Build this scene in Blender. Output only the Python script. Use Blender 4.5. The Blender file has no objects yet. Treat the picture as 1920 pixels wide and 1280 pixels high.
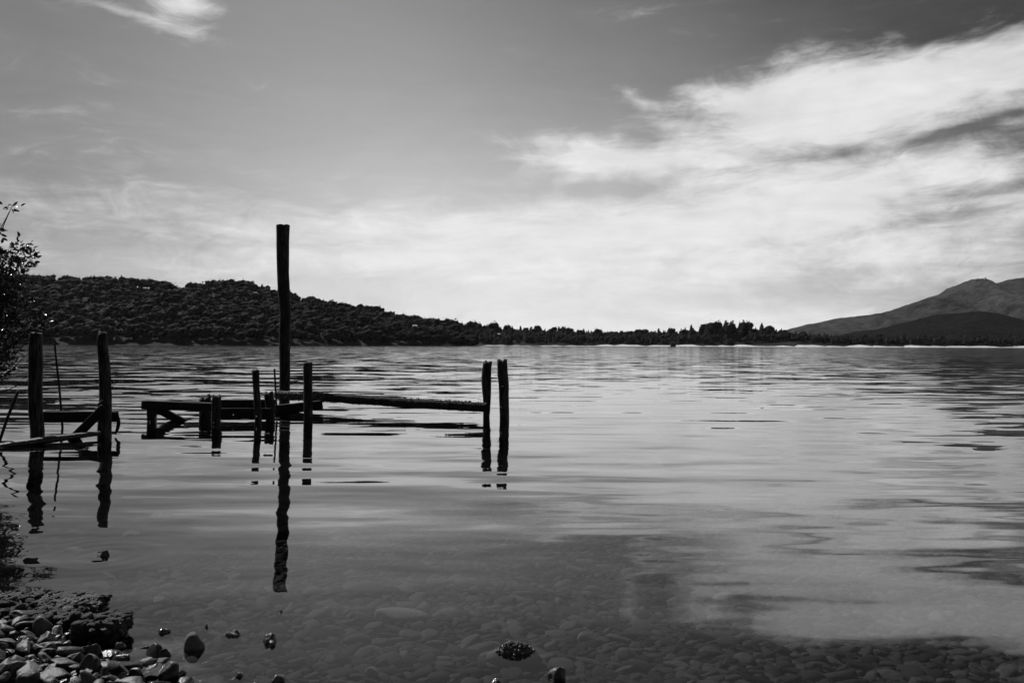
import bpy, math, random
import numpy as np
from mathutils import Matrix, Vector

sc = bpy.context.scene
C = sc.collection
R = math.radians
random.seed(7)
rng = np.random.default_rng(11)

# ------------------------------------------------------------------ camera
CAM_H = 1.4
FPX = 1500.0                      # focal length in pixels of the 1920 wide photograph
cam = bpy.data.cameras.new("camera")
cam.sensor_width = 36.0
cam.lens = 36.0 * FPX / 1920.0
cam.clip_start = 0.05
cam.clip_end = 30000.0
camo = bpy.data.objects.new("camera", cam)
C.objects.link(camo)
CAMROT = Matrix.Rotation(R(90.248), 3, 'X') @ Matrix.Rotation(R(0.20), 3, 'Z')
camo.matrix_world = Matrix.Translation((0, 0, CAM_H)) @ CAMROT.to_4x4()
sc.camera = camo

# ------------------------------------------------------------------ exposure
sc.view_settings.view_transform = 'Standard'
sc.view_settings.look = 'None'
sc.view_settings.exposure = 0.0
sc.view_settings.gamma = 1.0
sc.view_settings.use_curve_mapping = False
sc.render.engine = 'CYCLES'
cy = sc.cycles
cy.caustics_reflective = False
cy.caustics_refractive = False
cy.max_bounces = 5
cy.diffuse_bounces = 2
cy.glossy_bounces = 3
cy.transparent_max_bounces = 12
cy.volume_bounces = 0
cy.sample_clamp_indirect = 6.0
cy.use_denoising = True
cy.denoiser = 'OPENIMAGEDENOISE'

# ------------------------------------------------------------------ sun
SUN_AZ, SUN_EL = R(-47.0), R(44.0)      # azimuth from the view axis (left is negative)
sun_dir = Vector((math.sin(SUN_AZ) * math.cos(SUN_EL), math.cos(SUN_AZ) * math.cos(SUN_EL), math.sin(SUN_EL)))
sl = bpy.data.lights.new("sun", 'SUN')
sl.energy = 4.0
sl.angle = R(0.53)
sl.color = (1.0, 1.0, 1.0)             # black and white photograph
so = bpy.data.objects.new("sun", sl)
so.rotation_euler = (-sun_dir).to_track_quat('-Z', 'Y').to_euler()
so.location = (0, 0, 50)
C.objects.link(so)


# ------------------------------------------------------------------ node helpers
class E:
    """A node socket with arithmetic."""
    def __init__(self, nt, s):
        self.nt, self.s = nt, s

    def _m(self, op, a, b=None, c=None, clamp=False):
        n = self.nt.nodes.new('ShaderNodeMath')
        n.operation = op
        n.use_clamp = clamp
        for i, v in enumerate((a, b, c)):
            if v is None:
                continue
            if isinstance(v, E):
                self.nt.links.new(v.s, n.inputs[i])
            else:
                n.inputs[i].default_value = float(v)
        return E(self.nt, n.outputs[0])

    def __add__(self, o): return self._m('ADD', self, o)
    def __radd__(self, o): return self._m('ADD', o, self)
    def __sub__(self, o): return self._m('SUBTRACT', self, o)
    def __rsub__(self, o): return self._m('SUBTRACT', o, self)
    def __mul__(self, o): return self._m('MULTIPLY', self, o)
    def __rmul__(self, o): return self._m('MULTIPLY', o, self)
    def __truediv__(self, o): return self._m('DIVIDE', self, o)
    def __rtruediv__(self, o): return self._m('DIVIDE', o, self)
    def pow(self, o): return self._m('POWER', self, o)
    def f(self, op, *a): return self._m(op, self, *a)
    def clamp(self): return self._m('ADD', self, 0.0, clamp=True)

    def smooth(self, a, b, lo=0.0, hi=1.0):
        n = self.nt.nodes.new('ShaderNodeMapRange')
        n.interpolation_type = 'SMOOTHSTEP'
        self.nt.links.new(self.s, n.inputs['Value'])
        n.inputs['From Min'].default_value = a
        n.inputs['From Max'].default_value = b
        n.inputs['To Min'].default_value = lo
        n.inputs['To Max'].default_value = hi
        return E(self.nt, n.outputs['Result'])


def vec(nt, x, y, z):
    n = nt.nodes.new('ShaderNodeCombineXYZ')
    for i, v in enumerate((x, y, z)):
        if isinstance(v, E):
            nt.links.new(v.s, n.inputs[i])
        else:
            n.inputs[i].default_value = float(v)
    return n.outputs[0]


def sep(nt, s):
    n = nt.nodes.new('ShaderNodeSeparateXYZ')
    nt.links.new(s, n.inputs[0])
    return [E(nt, o) for o in n.outputs[:3]]


def noise(nt, v, scale=1.0, detail=2.0, rough=0.5, dist=0.0):
    n = nt.nodes.new('ShaderNodeTexNoise')
    n.noise_dimensions = '3D'
    nt.links.new(v, n.inputs['Vector'])
    n.inputs['Scale'].default_value = scale
    n.inputs['Detail'].default_value = detail
    n.inputs['Roughness'].default_value = rough
    n.inputs['Distortion'].default_value = dist
    return n


def nval(nt, v, *a, **k):
    return E(nt, noise(nt, v, *a, **k).outputs[0])


# ------------------------------------------------------------------ world
world = bpy.data.worlds.new("World")
sc.world = world
world.use_nodes = True
world.cycles.sampling_method = 'MANUAL'
world.cycles.sample_map_resolution = 512
nt = world.node_tree
nt.nodes.clear()
wo = nt.nodes.new('ShaderNodeOutputWorld')
bg = nt.nodes.new('ShaderNodeBackground')
bg.inputs['Strength'].default_value = 0.10
sky = nt.nodes.new('ShaderNodeTexSky')
sky.sky_type = 'NISHITA'
sky.sun_disc = False
sky.sun_elevation = SUN_EL
sky.sun_rotation = SUN_AZ
sky.altitude = 200
sky.air_density = 1.0
sky.dust_density = 0.6
sky.ozone_density = 1.0
sepc = nt.nodes.new('ShaderNodeSeparateColor')
nt.links.new(sky.outputs[0], sepc.inputs[0])
r_, g_, b_ = [E(nt, o) for o in sepc.outputs[:3]]
base = (r_ * 0.95 + g_ * 0.05).pow(2.4) * 0.26
base = base / (1.0 + (base * (1.0 / 6.5)).pow(2.0)).f('SQRT')  #            # film with a red filter: dark blue sky, light haze
tc = nt.nodes.new('ShaderNodeTexCoord')
X, Y, Z = sep(nt, tc.outputs['Generated'])
hyp = (X * X + Y * Y).f('SQRT').f('MAXIMUM', 0.02)
az = X.f('ARCTAN2', Y)
te = Z / hyp                            # tangent of the elevation
cvec = vec(nt, X / hyp, Y / hyp, te)
# clear sky colour dimmed to either side for lens vignette and less sun glow
base = base * az.smooth(R(-34), R(-3), 0.34, 1.0) * az.smooth(R(6), R(34), 1.0, 0.30)


def tae(px, py):
    a = math.atan((px - 960) / FPX)
    return a, (646 - py) / FPX * math.cos(a)


# slow swirls bend everything
wn = noise(nt, vec(nt, (X / hyp) * 2.2, (Y / hyp) * 2.2, te * 5.0), 1.6, 4.0, 0.55)
wsep = nt.nodes.new('ShaderNodeSeparateColor')
nt.links.new(wn.outputs['Color'], wsep.inputs[0])
w1 = E(nt, wsep.outputs[0]) - 0.5
w2 = E(nt, wsep.outputs[1]) - 0.5
azw = az + w1 * 0.13
tew = te + w2 * 0.05


def blob(px, py, lx, ly, tilt=0.0, sharp=1.0):
    a0, t0 = tae(px, py)
    ct, st = math.cos(R(tilt)), math.sin(R(tilt))
    du, dv = azw - a0, tew - t0
    u = (du * ct + dv * st) * (FPX / lx)
    v = (dv * ct - du * st) * (FPX / ly)
    q = u * u + v * v
    return (q * -1.0).f('EXPONENT') if sharp == 1.0 else ((q.pow(sharp)) * -1.0).f('EXPONENT')


streak = nval(nt, vec(nt, (X / hyp) * 2.0 + te * 1.0, (Y / hyp) * 2.0, te * 13.0 + w2 * 0.6), 2.2, 7.0, 0.62, 0.3)
fine = nval(nt, vec(nt, (X / hyp) * 5.0 + te * 4.0, (Y / hyp) * 5.0, te * 15.0 - az * 3.0 + w1 * 2.2), 2.6, 7.0, 0.66, 0.55)
puff = nval(nt, vec(nt, (X / hyp) * 6.0, (Y / hyp) * 6.0, te * 11.0), 1.7, 6.0, 0.6, 0.4)

m = blob(1660, 150, 230, 62, 2) * 0.95
m = m + blob(1860, 130, 190, 66, 0) * 0.8
m = m + blob(1470, 140, 95, 50, 20) * 0.75
m = m + blob(1320, 165, 85, 26, -12) * 0.7
m = m + blob(1470, 230, 230, 50, -4) * 0.9
m = m + blob(1080, 282, 120, 36, -6) * 0.95
m = m + blob(1280, 300, 200, 36, -2) * 0.95
m = m + blob(1600, 345, 480, 48, 2) * 0.9
m = m + blob(1180, 430, 400, 52, 2) * 0.95
m = m + blob(1720, 450, 460, 80, 2) * 0.8
m = m + blob(1165, 178, 40, 16, -25) * 0.42
m = m + blob(1240, 220, 110, 22, -35) * 0.25
m = m + blob(325, 8, 62, 36, 12) * 1.05
m = m + blob(215, 22, 120, 12, -8) * 0.6
m = m + blob(20, 272, 70, 12, 0) * 0.25
m = m + blob(330, 405, 600, 80, -3) * 0.50
m = m + blob(900, 490, 520, 55, 0) * 0.6
m = m - blob(1540, 290, 230, 11, 3) * 0.42
m = m + blob(1800, 235, 260, 50, 6) * 0.30 - blob(1850, 235, 130, 10, 14) * 0.45
m = m - blob(1150, 352, 85, 13, -2) * 0.6
m = m - blob(1740, 412, 150, 13, 6) * 0.45
m = m - blob(1380, 465, 120, 12, 0) * 0.35
m = m - blob(1880, 355, 90, 14, 2) * 0.45
# ragged cirrus elsewhere round the sky, thinning towards the zenith
gen = nval(nt, cvec, 1.6, 3.0, 0.6, 0.6)
away = az.f('ABSOLUTE').smooth(R(36), R(55))
m = m + gen.smooth(0.5, 0.72) * away * te.smooth(0.03, 0.12) * te.smooth(1.2, 0.5) * 0.7
mm = m + (streak - 0.5) * 1.3 + (fine - 0.5) * 1.15 + (puff - 0.5) * 0.75
cl = mm.smooth(0.16, 1.30) * 0.94
# bright low haze over the far shore
veil = (te * -8.5).f('EXPONENT')
veil = (veil * (0.66 + (streak - 0.5) * 1.3 + (fine - 0.5) * 0.9)).clamp()
veil = veil * az.smooth(R(-42), R(6), 0.80, 1.0)
tone = 7.6 + (puff - 0.5) * 4.0 + (streak - 0.5) * 3.5
mixed = base * (1.0 - cl) + tone * cl
mixed = mixed * (1.0 - veil) + veil * 9.7
cc = nt.nodes.new('ShaderNodeCombineColor')
for i in range(3):
    nt.links.new(mixed.s, cc.inputs[i])
nt.links.new(cc.outputs[0], bg.inputs['Color'])
nt.links.new(bg.outputs[0], wo.inputs['Surface'])


# ------------------------------------------------------------------ places
def ray(px, py):
    d = CAMROT @ Vector(((px - 960) / FPX, (640 - py) / FPX, -1.0))
    return d


def P(px, py, depth):
    d = ray(px, py)
    k = depth / d.y
    return np.array((d.x * k, depth, CAM_H + d.z * k))


def W(px, py, z=0.0):
    d = ray(px, py)
    k = (z - CAM_H) / d.z
    return np.array((d.x * k, d.y * k, z))


SHX = np.array((-60, -14, -9, -7.2, -2.95, -2.3, -1.9, -1.3, -0.6, 0.3, 2, 6, 14, 60), float)
SHY = np.array((70, 16, 11.0, 9.3, 4.62, 4.05, 3.55, 3.1, 2.65, 2.2, 1.7, 1.4, 1.6, 6), float)


def bed_z(x, y):
    """height of the lake bed and of the bank"""
    ys = np.interp(x, SHX, SHY)
    s = (y - ys) * 0.82
    wet = -0.012 - 0.055 * np.minimum(s, 6) - 0.05 * np.clip(s - 6, 0, 50) - 0.02 * np.clip(s - 56, 0, 200)
    dry = 0.10 * np.clip(-s, 0, 1.5) + 0.16 * np.clip(-s - 1.5, 0, 40)
    und = 0.018 * np.sin(x * 2.1 + y * 0.7) * np.sin(y * 1.7 - x * 0.4)
    return np.where(s > 0, wet, dry) + und * np.clip(np.abs(s) / 1.5, 0.15, 1.0)


# ------------------------------------------------------------------ materials
MATS = {}


def new_mat(name):
    mt = bpy.data.materials.new(name)
    mt.use_nodes = True
    n = mt.node_tree
    n.nodes.clear()
    out = n.nodes.new('ShaderNodeOutputMaterial')
    bs = n.nodes.new('ShaderNodeBsdfPrincipled')
    n.links.new(bs.outputs[0], out.inputs['Surface'])
    MATS[name] = mt
    return mt, n, bs, out


def grey(n, e):
    c = n.nodes.new('ShaderNodeCombineColor')
    for i in range(3):
        n.links.new(e.s, c.inputs[i])
    return c.outputs[0]


def bump(n, bs, h, strength=0.5, dist=0.01):
    b = n.nodes.new('ShaderNodeBump')
    b.inputs['Strength'].default_value = strength
    b.inputs['Distance'].default_value = dist
    n.links.new(h.s, b.inputs['Height'])
    n.links.new(b.outputs[0], bs.inputs['Normal'])


def objco(n):
    return n.nodes.new('ShaderNodeTexCoord').outputs['Object']


def geopos(n):
    return n.nodes.new('ShaderNodeNewGeometry').outputs['Position']


def attr(n, name):
    a = n.nodes.new('ShaderNodeAttribute')
    a.attribute_name = name
    return E(n, a.outputs['Fac'])


def rand(n):
    return E(n, n.nodes.new('ShaderNodeObjectInfo').outputs['Random'])


def mat_wood(name, lo, hi, rough=0.75, scale=1.0, wetz=0.18):
    mt, n, bs, out = new_mat(name)
    gp = geopos(n)
    x, y, z = sep(n, gp)
    g = nval(n, vec(n, x * 26 * scale, y * 26 * scale, z * 2.2 * scale), 1.6, 6, 0.65, 0.6)
    g2 = nval(n, vec(n, x * 5, y * 5, z * 3), 1.0, 4, 0.6)
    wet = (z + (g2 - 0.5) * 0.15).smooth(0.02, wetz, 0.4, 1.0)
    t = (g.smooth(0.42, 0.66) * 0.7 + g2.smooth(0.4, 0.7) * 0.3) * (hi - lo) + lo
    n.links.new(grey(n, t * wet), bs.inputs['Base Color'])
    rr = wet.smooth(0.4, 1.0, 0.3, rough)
    n.links.new(rr.s, bs.inputs['Roughness'])
    bs.inputs['Specular IOR Level'].default_value = 0.25
    bump(n, bs, g, 0.8, 0.012)
    return mt


def mat_beam(name, lo, hi):
    """grain along the length: uses the attribute 'run' written by sweep()"""
    mt, n, bs, out = new_mat(name)
    gp = geopos(n)
    x, y, z = sep(n, gp)
    g = nval(n, vec(n, x * 3.0, y * 30, z * 30), 1.6, 6, 0.65, 0.4)
    g2 = nval(n, gp, 6.0, 5, 0.6)
    t = (g.smooth(0.35, 0.7) * 0.6 + g2.smooth(0.4, 0.7) * 0.4) * (hi - lo) + lo
    n.links.new(grey(n, t), bs.inputs['Base Color'])
    bs.inputs['Roughness'].default_value = 0.7
    bs.inputs['Specular IOR Level'].default_value = 0.25
    bump(n, bs, g * 0.7 + g2 * 0.6, 0.8, 0.012)
    return mt


mat_beam('rotten_wood', 0.001, 0.004).node_tree.nodes['Principled BSDF'].inputs['Specular IOR Level'].default_value = 0.0
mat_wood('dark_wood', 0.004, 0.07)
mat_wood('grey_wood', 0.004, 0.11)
mat_beam('beam_wood', 0.004, 0.018)


def mat_lichen():
    mt, n, bs, out = new_mat('crusted_wood')
    gp = geopos(n)
    x, y, z = sep(n, gp)
    v = n.nodes.new('ShaderNodeTexVoronoi')
    n.links.new(gp, v.inputs['Vector'])
    v.inputs['Scale'].default_value = 42.0
    d = E(n, v.outputs['Distance'])
    g2 = nval(n, gp, 14.0, 5, 0.65)
    t = g2.smooth(0.52, 0.72) * d.smooth(0.55, 0.2) * 0.24 + 0.014
    left = x.smooth(-3.75, -4.35)             # crust painted paler on the shoreward end to show it sunlit
    t = t + left * g2.smooth(0.38, 0.6) * d.smooth(0.6, 0.25) * 0.5
    n.links.new(grey(n, t), bs.inputs['Base Color'])
    bs.inputs['Roughness'].default_value = 0.85
    bump(n, bs, d * -1.0 + g2 * 1.5, 1.0, 0.03)


mat_lichen()


def mat_stone(name, lo, hi, wet=True, rough=0.55, grain=30.0):
    mt, n, bs, out = new_mat(name)
    gp = geopos(n)
    oc = gp
    x, y, z = sep(n, gp)
    g = nval(n, oc, grain, 6, 0.65)
    g2 = nval(n, oc, grain * 0.25, 3, 0.5)
    tone = attr(n, 'tone')
    t = (tone * 0.72 + g * 0.22 + g2 * 0.2 - 0.07).clamp() * (hi - lo) + lo
    speck = nval(n, oc, grain * 4.5, 2, 0.5).smooth(0.62, 0.72) * 0.10
    t = t + speck * tone
    if wet:
        damp = (z + (g2 - 0.5) * 0.08).smooth(0.01, 0.10, 0.0, 1.0)
        t = t * (damp * 0.55 + 0.45)
        rr = damp * (rough - 0.16) + 0.16
        n.links.new(rr.s, bs.inputs['Roughness'])
    else:
        bs.inputs['Roughness'].default_value = rough
    n.links.new(grey(n, t), bs.inputs['Base Color'])
    bump(n, bs, g + g2 * 0.8, 0.6, 0.012)
    return mt


mat_stone('shore_stone', 0.008, 0.088)
mat_stone('bed_stone', 0.002, 0.125, wet=False, rough=0.9, grain=22)
mat_stone('pale_stone', 0.09, 0.34, wet=False, rough=0.8, grain=40)
for k_ in ('bed_stone', 'pale_stone'):          # under water stone hardly shines
    for nd in MATS[k_].node_tree.nodes:
        if nd.type == 'BSDF_PRINCIPLED':
            nd.inputs['Specular IOR Level'].default_value = 0.0
mat_stone('wet_stone', 0.015, 0.12, wet=False, rough=0.12, grain=60)
for nd in mat_stone('conglomerate', 0.006, 0.095, wet=True, rough=0.85, grain=70).node_tree.nodes:
    if nd.type == 'BUMP':
        nd.inputs['Strength'].default_value = 1.0
        nd.inputs['Distance'].default_value = 0.03


def mat_simple(name, lo, hi, scale, rough=0.9, det=6, bstr=0.0, bd=0.02, spec=0.2):
    mt, n, bs, out = new_mat(name)
    gp = geopos(n)
    g = nval(n, gp, scale, det, 0.62)
    n.links.new(grey(n, g.smooth(0.3, 0.7) * (hi - lo) + lo), bs.inputs['Base Color'])
    bs.inputs['Roughness'].default_value = rough
    bs.inputs['Specular IOR Level'].default_value = spec
    if bstr:
        bump(n, bs, g, bstr, bd)
    return mt


mat_simple('silt', 0.007, 0.02, 3.0, 0.95, 8, 0.4, 0.02, spec=0.0)
mat_simple('iron', 0.01, 0.04, 40.0, 0.6)
mat_simple('nail_steel', 0.45, 0.7, 40.0, 0.4, spec=0.5)
mat_simple('sand', 0.5, 0.75, 0.2, 0.9)
mat_simple('hill_soil', 0.008, 0.02, 0.05, 1.0)
mat_simple('house_wall', 0.65, 0.8, 1.0, 0.8)
mat_simple('house_roof', 0.5, 0.6, 1.0, 0.8)
mat_simple('rope', 0.10, 0.22, 60.0, 0.9)
mat_simple('bark', 0.015, 0.05, 25.0, 0.9, 6, 0.6, 0.01)
mat_simple('far_bark', 0.03, 0.06, 1.0, 0.9)


def mat_crown(name, lo, hi, scale):
    mt, n, bs, out = new_mat(name)
    gp = geopos(n)
    g = nval(n, gp, scale, 4, 0.65)
    tone = attr(n, 'tone')
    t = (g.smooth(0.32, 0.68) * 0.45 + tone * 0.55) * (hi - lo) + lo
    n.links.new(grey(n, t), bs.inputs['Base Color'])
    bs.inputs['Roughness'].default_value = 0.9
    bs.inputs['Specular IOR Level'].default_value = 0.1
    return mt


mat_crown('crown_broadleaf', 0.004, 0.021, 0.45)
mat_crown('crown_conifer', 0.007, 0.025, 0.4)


def mat_mountain(name, lo, hi, s):
    mt, n, bs, out = new_mat(name)
    gp = geopos(n)
    g = nval(n, gp, s, 10, 0.72)
    g2 = nval(n, gp, s * 0.12, 6, 0.6)
    t = (g.smooth(0.36, 0.64) * 0.6 + g2.smooth(0.35, 0.65) * 0.4) * (hi - lo) + lo
    n.links.new(grey(n, t), bs.inputs['Base Color'])
    bs.inputs['Roughness'].default_value = 1.0
    bs.inputs['Specular IOR Level'].default_value = 0.0
    bump(n, bs, g, 1.0, 60.0)


mat_mountain('mountain_wood', 0.0, 0.105, 0.014)
mat_mountain('hill_wood', 0.006, 0.03, 0.04)


def mat_leaf():
    mt, n, bs, out = new_mat('bush_leaf')
    gp = geopos(n)
    g = nval(n, gp, 9.0, 3, 0.5)
    n.links.new(grey(n, g.smooth(0.3, 0.7) * 0.035 + 0.025), bs.inputs['Base Color'])
    bs.inputs['Roughness'].default_value = 0.28
    bs.inputs['Specular IOR Level'].default_value = 0.9


mat_leaf()


def mat_water():
    mt = bpy.data.materials.new('lake_water')
    mt.use_nodes = True
    n = mt.node_tree
    n.nodes.clear()
    out = n.nodes.new('ShaderNodeOutputMaterial')
    gp = geopos(n)
    x, y, z = sep(n, gp)
    dist = (x * x + y * y).f('SQRT')

    def slope(sx, sy, scale, det, off, rough=0.5, distort=0.0):
        nn = noise(n, vec(n, x * sx + off, y * sy, off), scale, det, rough, distort)
        s = n.nodes.new('ShaderNodeSeparateColor')
        n.links.new(nn.outputs['Color'], s.inputs[0])
        return E(n, s.outputs[0]) - 0.5, E(n, s.outputs[1]) - 0.5

    # long low swell lines, small ripples in between, wind-roughened water further out
    ax, ay = slope(0.24, 1.0, 2.2, 2.0, 3.1)
    bx, by = slope(0.30, 1.0, 2.6, 2.0, 17.0, 0.5, 0.3)
    dx, dy = slope(0.42, 0.62, 0.8, 3.0, 41.0, 0.55)
    patch = nval(n, vec(n, x * 0.05, y * 0.022, 5.0), 1.0, 2.0).smooth(0.40, 0.62)
    rip = nval(n, vec(n, x * 0.10, y * 0.22, 9.0), 1.0, 2.0).smooth(0.35, 0.68)
    wind = dist.smooth(13.0, 34.0)
    side = (x / dist).smooth(0.08, -0.2, 0.24, 1.0)      # the left half of the lake is choppier
    calm = dist.smooth(3.6, 6.2, 0.06, 0.15)
    sy_ = ay * calm + by * (rip * 0.15 + 0.05) * dist.smooth(3.8, 6.5, 0.30, 1.0) * (x / dist).smooth(0.15, -0.1, 0.5, 1.0)
    sx_ = ax * calm * 0.10 + bx * (rip * 0.03 + 0.014)
    sy_ = sy_ + dy * wind * side * (patch * 0.2 + 0.3)
    sx_ = sx_ + dx * wind * side * (patch * 0.08 + 0.10)
    # rings round the little wet rock by the shore
    rc = W(193, 1040)
    rx, ry = x - float(rc[0]), y - float(rc[1])
    rr = (rx * rx + ry * ry).f('SQRT').f('MAXIMUM', 0.02)
    amp = (rr * -2.6).f('EXPONENT') * (rr * 48.0).f('SINE') * 0.02
    sx_ = sx_ + amp * rx / rr
    sy_ = sy_ + amp * ry / rr
    nn = n.nodes.new('ShaderNodeVectorMath')
    nn.operation = 'NORMALIZE'
    n.links.new(vec(n, sx_ * -1.0, sy_ * -1.0, 1.0), nn.inputs[0])
    geo = n.nodes.new('ShaderNodeNewGeometry')
    dt = n.nodes.new('ShaderNodeVectorMath')
    dt.operation = 'DOT_PRODUCT'
    n.links.new(geo.outputs['Incoming'], dt.inputs[0])
    n.links.new(nn.outputs[0], dt.inputs[1])
    co = E(n, dt.outputs['Value']).f('ABSOLUTE')
    fres = (1.0 - co).clamp().pow(4.7) * 0.975 + 0.025     # mirror share of a water surface
    gl = n.nodes.new('ShaderNodeBsdfGlossy')
    gl.inputs['Color'].default_value = (1, 1, 1, 1)
    ro = dist.smooth(10.0, 140.0, 0.012, 0.06)
    n.links.new(ro.s, gl.inputs['Roughness'])
    n.links.new(nn.outputs[0], gl.inputs['Normal'])
    tr = n.nodes.new('ShaderNodeBsdfTransparent')
    tr.inputs['Color'].default_value = (0.60, 0.60, 0.60, 1)
    mx = n.nodes.new('ShaderNodeMixShader')
    n.links.new(fres.s, mx.inputs[0])
    n.links.new(tr.outputs[0], mx.inputs[1])
    n.links.new(gl.outputs[0], mx.inputs[2])
    n.links.new(mx.outputs[0], out.inputs['Surface'])
    MATS['lake_water'] = mt


mat_water()


# ------------------------------------------------------------------ mesh helpers
def build(name, V, F, mat, parent=None, origin=None, tone=None, smooth=True, kind=None, uses=None):
    """one mesh object; V in world coordinates, F an int array (n,3) or (n,4) or a list of faces"""
    V = np.asarray(V, float)
    porg = np.array(parent['_org']) if parent is not None else np.zeros(3)
    org = np.array(origin, float) if origin is not None else (porg if parent is not None else np.zeros(3))
    me = bpy.data.meshes.new(name)
    fill_mesh(me, V - org, F, smooth)
    if tone is not None:
        a = me.attributes.new('tone', 'FLOAT', 'POINT')
        a.data.foreach_set('value', np.broadcast_to(np.asarray(tone, np.float32), (len(V),)).astype(np.float32).copy())
    me.materials.append(MATS[mat])
    return link(name, me, org, parent, kind)


def fill_mesh(me, V, F, smooth=True):
    if isinstance(F, np.ndarray):
        k = F.shape[1]
        me.vertices.add(len(V))
        me.vertices.foreach_set('co', V.astype(np.float32).ravel())
        me.loops.add(F.size)
        me.loops.foreach_set('vertex_index', F.astype(np.int32).ravel())
        me.polygons.add(len(F))
        me.polygons.foreach_set('loop_start', np.arange(0, F.size, k, dtype=np.int32))
        me.update(calc_edges=True)
    else:
        me.from_pydata([tuple(v) for v in V], [], F)
    me.polygons.foreach_set('use_smooth', np.full(len(me.polygons), smooth))
    me.update()


def link(name, me, org, parent=None, kind=None):
    o = bpy.data.objects.new(name, me)
    C.objects.link(o)
    porg = np.array(parent['_org']) if parent is not None else np.zeros(3)
    o.location = tuple(np.asarray(org, float) - porg)
    if parent is not None:
        o.parent = parent
    if me is None:
        o.empty_display_size = 0.1
    o['_org'] = [float(q) for q in org]
    if kind:
        o['kind'] = kind
    return o


def tag(o, label, cat, group=None):
    o['label'] = label
    o['category'] = cat
    if group:
        o['group'] = group
    return o


def thing(name, org, label, cat, group=None):
    return tag(link(name, None, org), label, cat, group)


def vnoise(V, freq, seed, octs=3):
    """cheap smooth 3-D noise from sums of sines, about -1..1"""
    r = np.random.default_rng(seed)
    o = np.zeros(len(V))
    a, t = 1.0, 0.0
    for k in range(octs):
        for j in range(4):
            d = r.normal(size=3)
            d /= np.linalg.norm(d)
            o += a * np.sin(V @ d * freq * r.uniform(0.7, 1.4) + r.uniform(0, 6.28)) * 0.5
        t += a
        a *= 0.55
        freq *= 2.1
    return o / t


def ico(sub):
    import bmesh
    bm = bmesh.new()
    bmesh.ops.create_icosphere(bm, subdivisions=sub, radius=1.0)
    bm.verts.ensure_lookup_table()
    V = np.array([v.co[:] for v in bm.verts])
    F = np.array([[v.index for v in f.verts] for f in bm.faces])
    bm.free()
    return V, F


ICO = {k: ico(k) for k in (1, 2, 3, 4, 5, 6)}


def sweep(pts, radii, segs=18, step=0.05, expo=2.0, amp=0.06, seed=0, aspect=1.0, ragged=0.0, cap_in=0.25, up=(0, 0, 1)):
    """a tube through points with radii; expo 2 is round, 6+ is squared; aspect = width / height of the section"""
    pts = np.asarray(pts, float)
    radii = np.asarray(radii, float)
    seg = np.linalg.norm(np.diff(pts, axis=0), axis=1)
    t = np.concatenate([[0], np.cumsum(seg)])
    n = max(int(t[-1] / step), 3)
    tt = np.linspace(0, t[-1], n + 1)
    c = np.stack([np.interp(tt, t, pts[:, k]) for k in range(3)], 1)
    r = np.interp(tt, t, radii)
    tan = np.gradient(c, axis=0)
    tan /= np.linalg.norm(tan, axis=1)[:, None]
    upv = np.array(up, float)
    if abs(tan[0] @ upv) > 0.9:
        upv = np.array((0, 1.0, 0))
    sx = np.cross(tan, upv)
    sx /= np.linalg.norm(sx, axis=1)[:, None]
    sz = np.cross(sx, tan)
    a = np.linspace(0, 2 * math.pi, segs, endpoint=False) + math.pi / segs
    ca, sa = np.cos(a), np.sin(a)
    rad = (np.abs(ca) ** expo + np.abs(sa) ** expo) ** (-1.0 / expo)
    ox, oz = ca * rad * aspect, sa * rad
    V = c[:, None, :] + r[:, None, None] * (ox[None, :, None] * sx[:, None, :] + oz[None, :, None] * sz[:, None, :])
    Vf = V.reshape(-1, 3)
    ctr = np.repeat(c, segs, axis=0)
    d = Vf - ctr
    rs = np.random.default_rng(seed)
    groove = np.repeat(rs.normal(size=(1, segs)) * 0.5, n + 1, axis=0).ravel()
    rm = radii.mean()
    nz = vnoise(Vf, 3.0 / max(rm * 4, 0.05), seed + 1, 3)
    Vf = ctr + d * (1 + amp * (nz + 0.35 * groove))[:, None]
    if ragged:
        k = slice(n * segs, (n + 1) * segs)
        Vf[k] += tan[-1] * (rs.normal(size=segs) * ragged)[:, None]
    F = []
    for i in range(n):
        for j in range(segs):
            j2 = (j + 1) % segs
            F.append((i * segs + j, i * segs + j2, (i + 1) * segs + j2, (i + 1) * segs + j))
    V = [Vf]
    base = len(Vf)
    # end caps: an inner ring and a centre so they can be rough
    for e, (i, s) in enumerate(((0, -1), (n, 1))):
        ring = Vf[i * segs:(i + 1) * segs]
        cen = ring.mean(axis=0)
        inner = cen + (ring - cen) * 0.55 + tan[i] * (rs.normal(size=segs) * ragged * 0.8)[:, None] + tan[i] * s * rm * 0.03
        b0 = base
        V += [inner, cen[None, :] + tan[i] * s * rm * 0.05 + tan[i] * rs.normal() * ragged * 0.5]
        for j in range(segs):
            j2 = (j + 1) % segs
            q = (i * segs + j, i * segs + j2, b0 + j2, b0 + j)
            tr_ = (b0 + j, b0 + j2, b0 + segs)
            F.append(q if s > 0 else q[::-1])
            F.append(tr_ if s > 0 else tr_[::-1])
        base += segs + 1
    return np.concatenate(V), F


def stone_mesh(r, sub=2, flat=0.45, elong=1.35, planes=5, rough=0.05):
    V, F = ICO[sub]
    V = V.copy()
    for k in range(planes):
        d = r.normal(size=3)
        d[2] *= 1.3
        d /= np.linalg.norm(d)
        o = r.uniform(0.5, 0.85)
        h = V @ d - o
        V -= np.where(h > 0, h * 0.96, 0)[:, None] * d
    V *= 1 + rough * vnoise(V, 3.0, int(r.integers(1e9)), 2)[:, None]
    V *= (elong, 1.0, flat)
    return V, F


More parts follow.
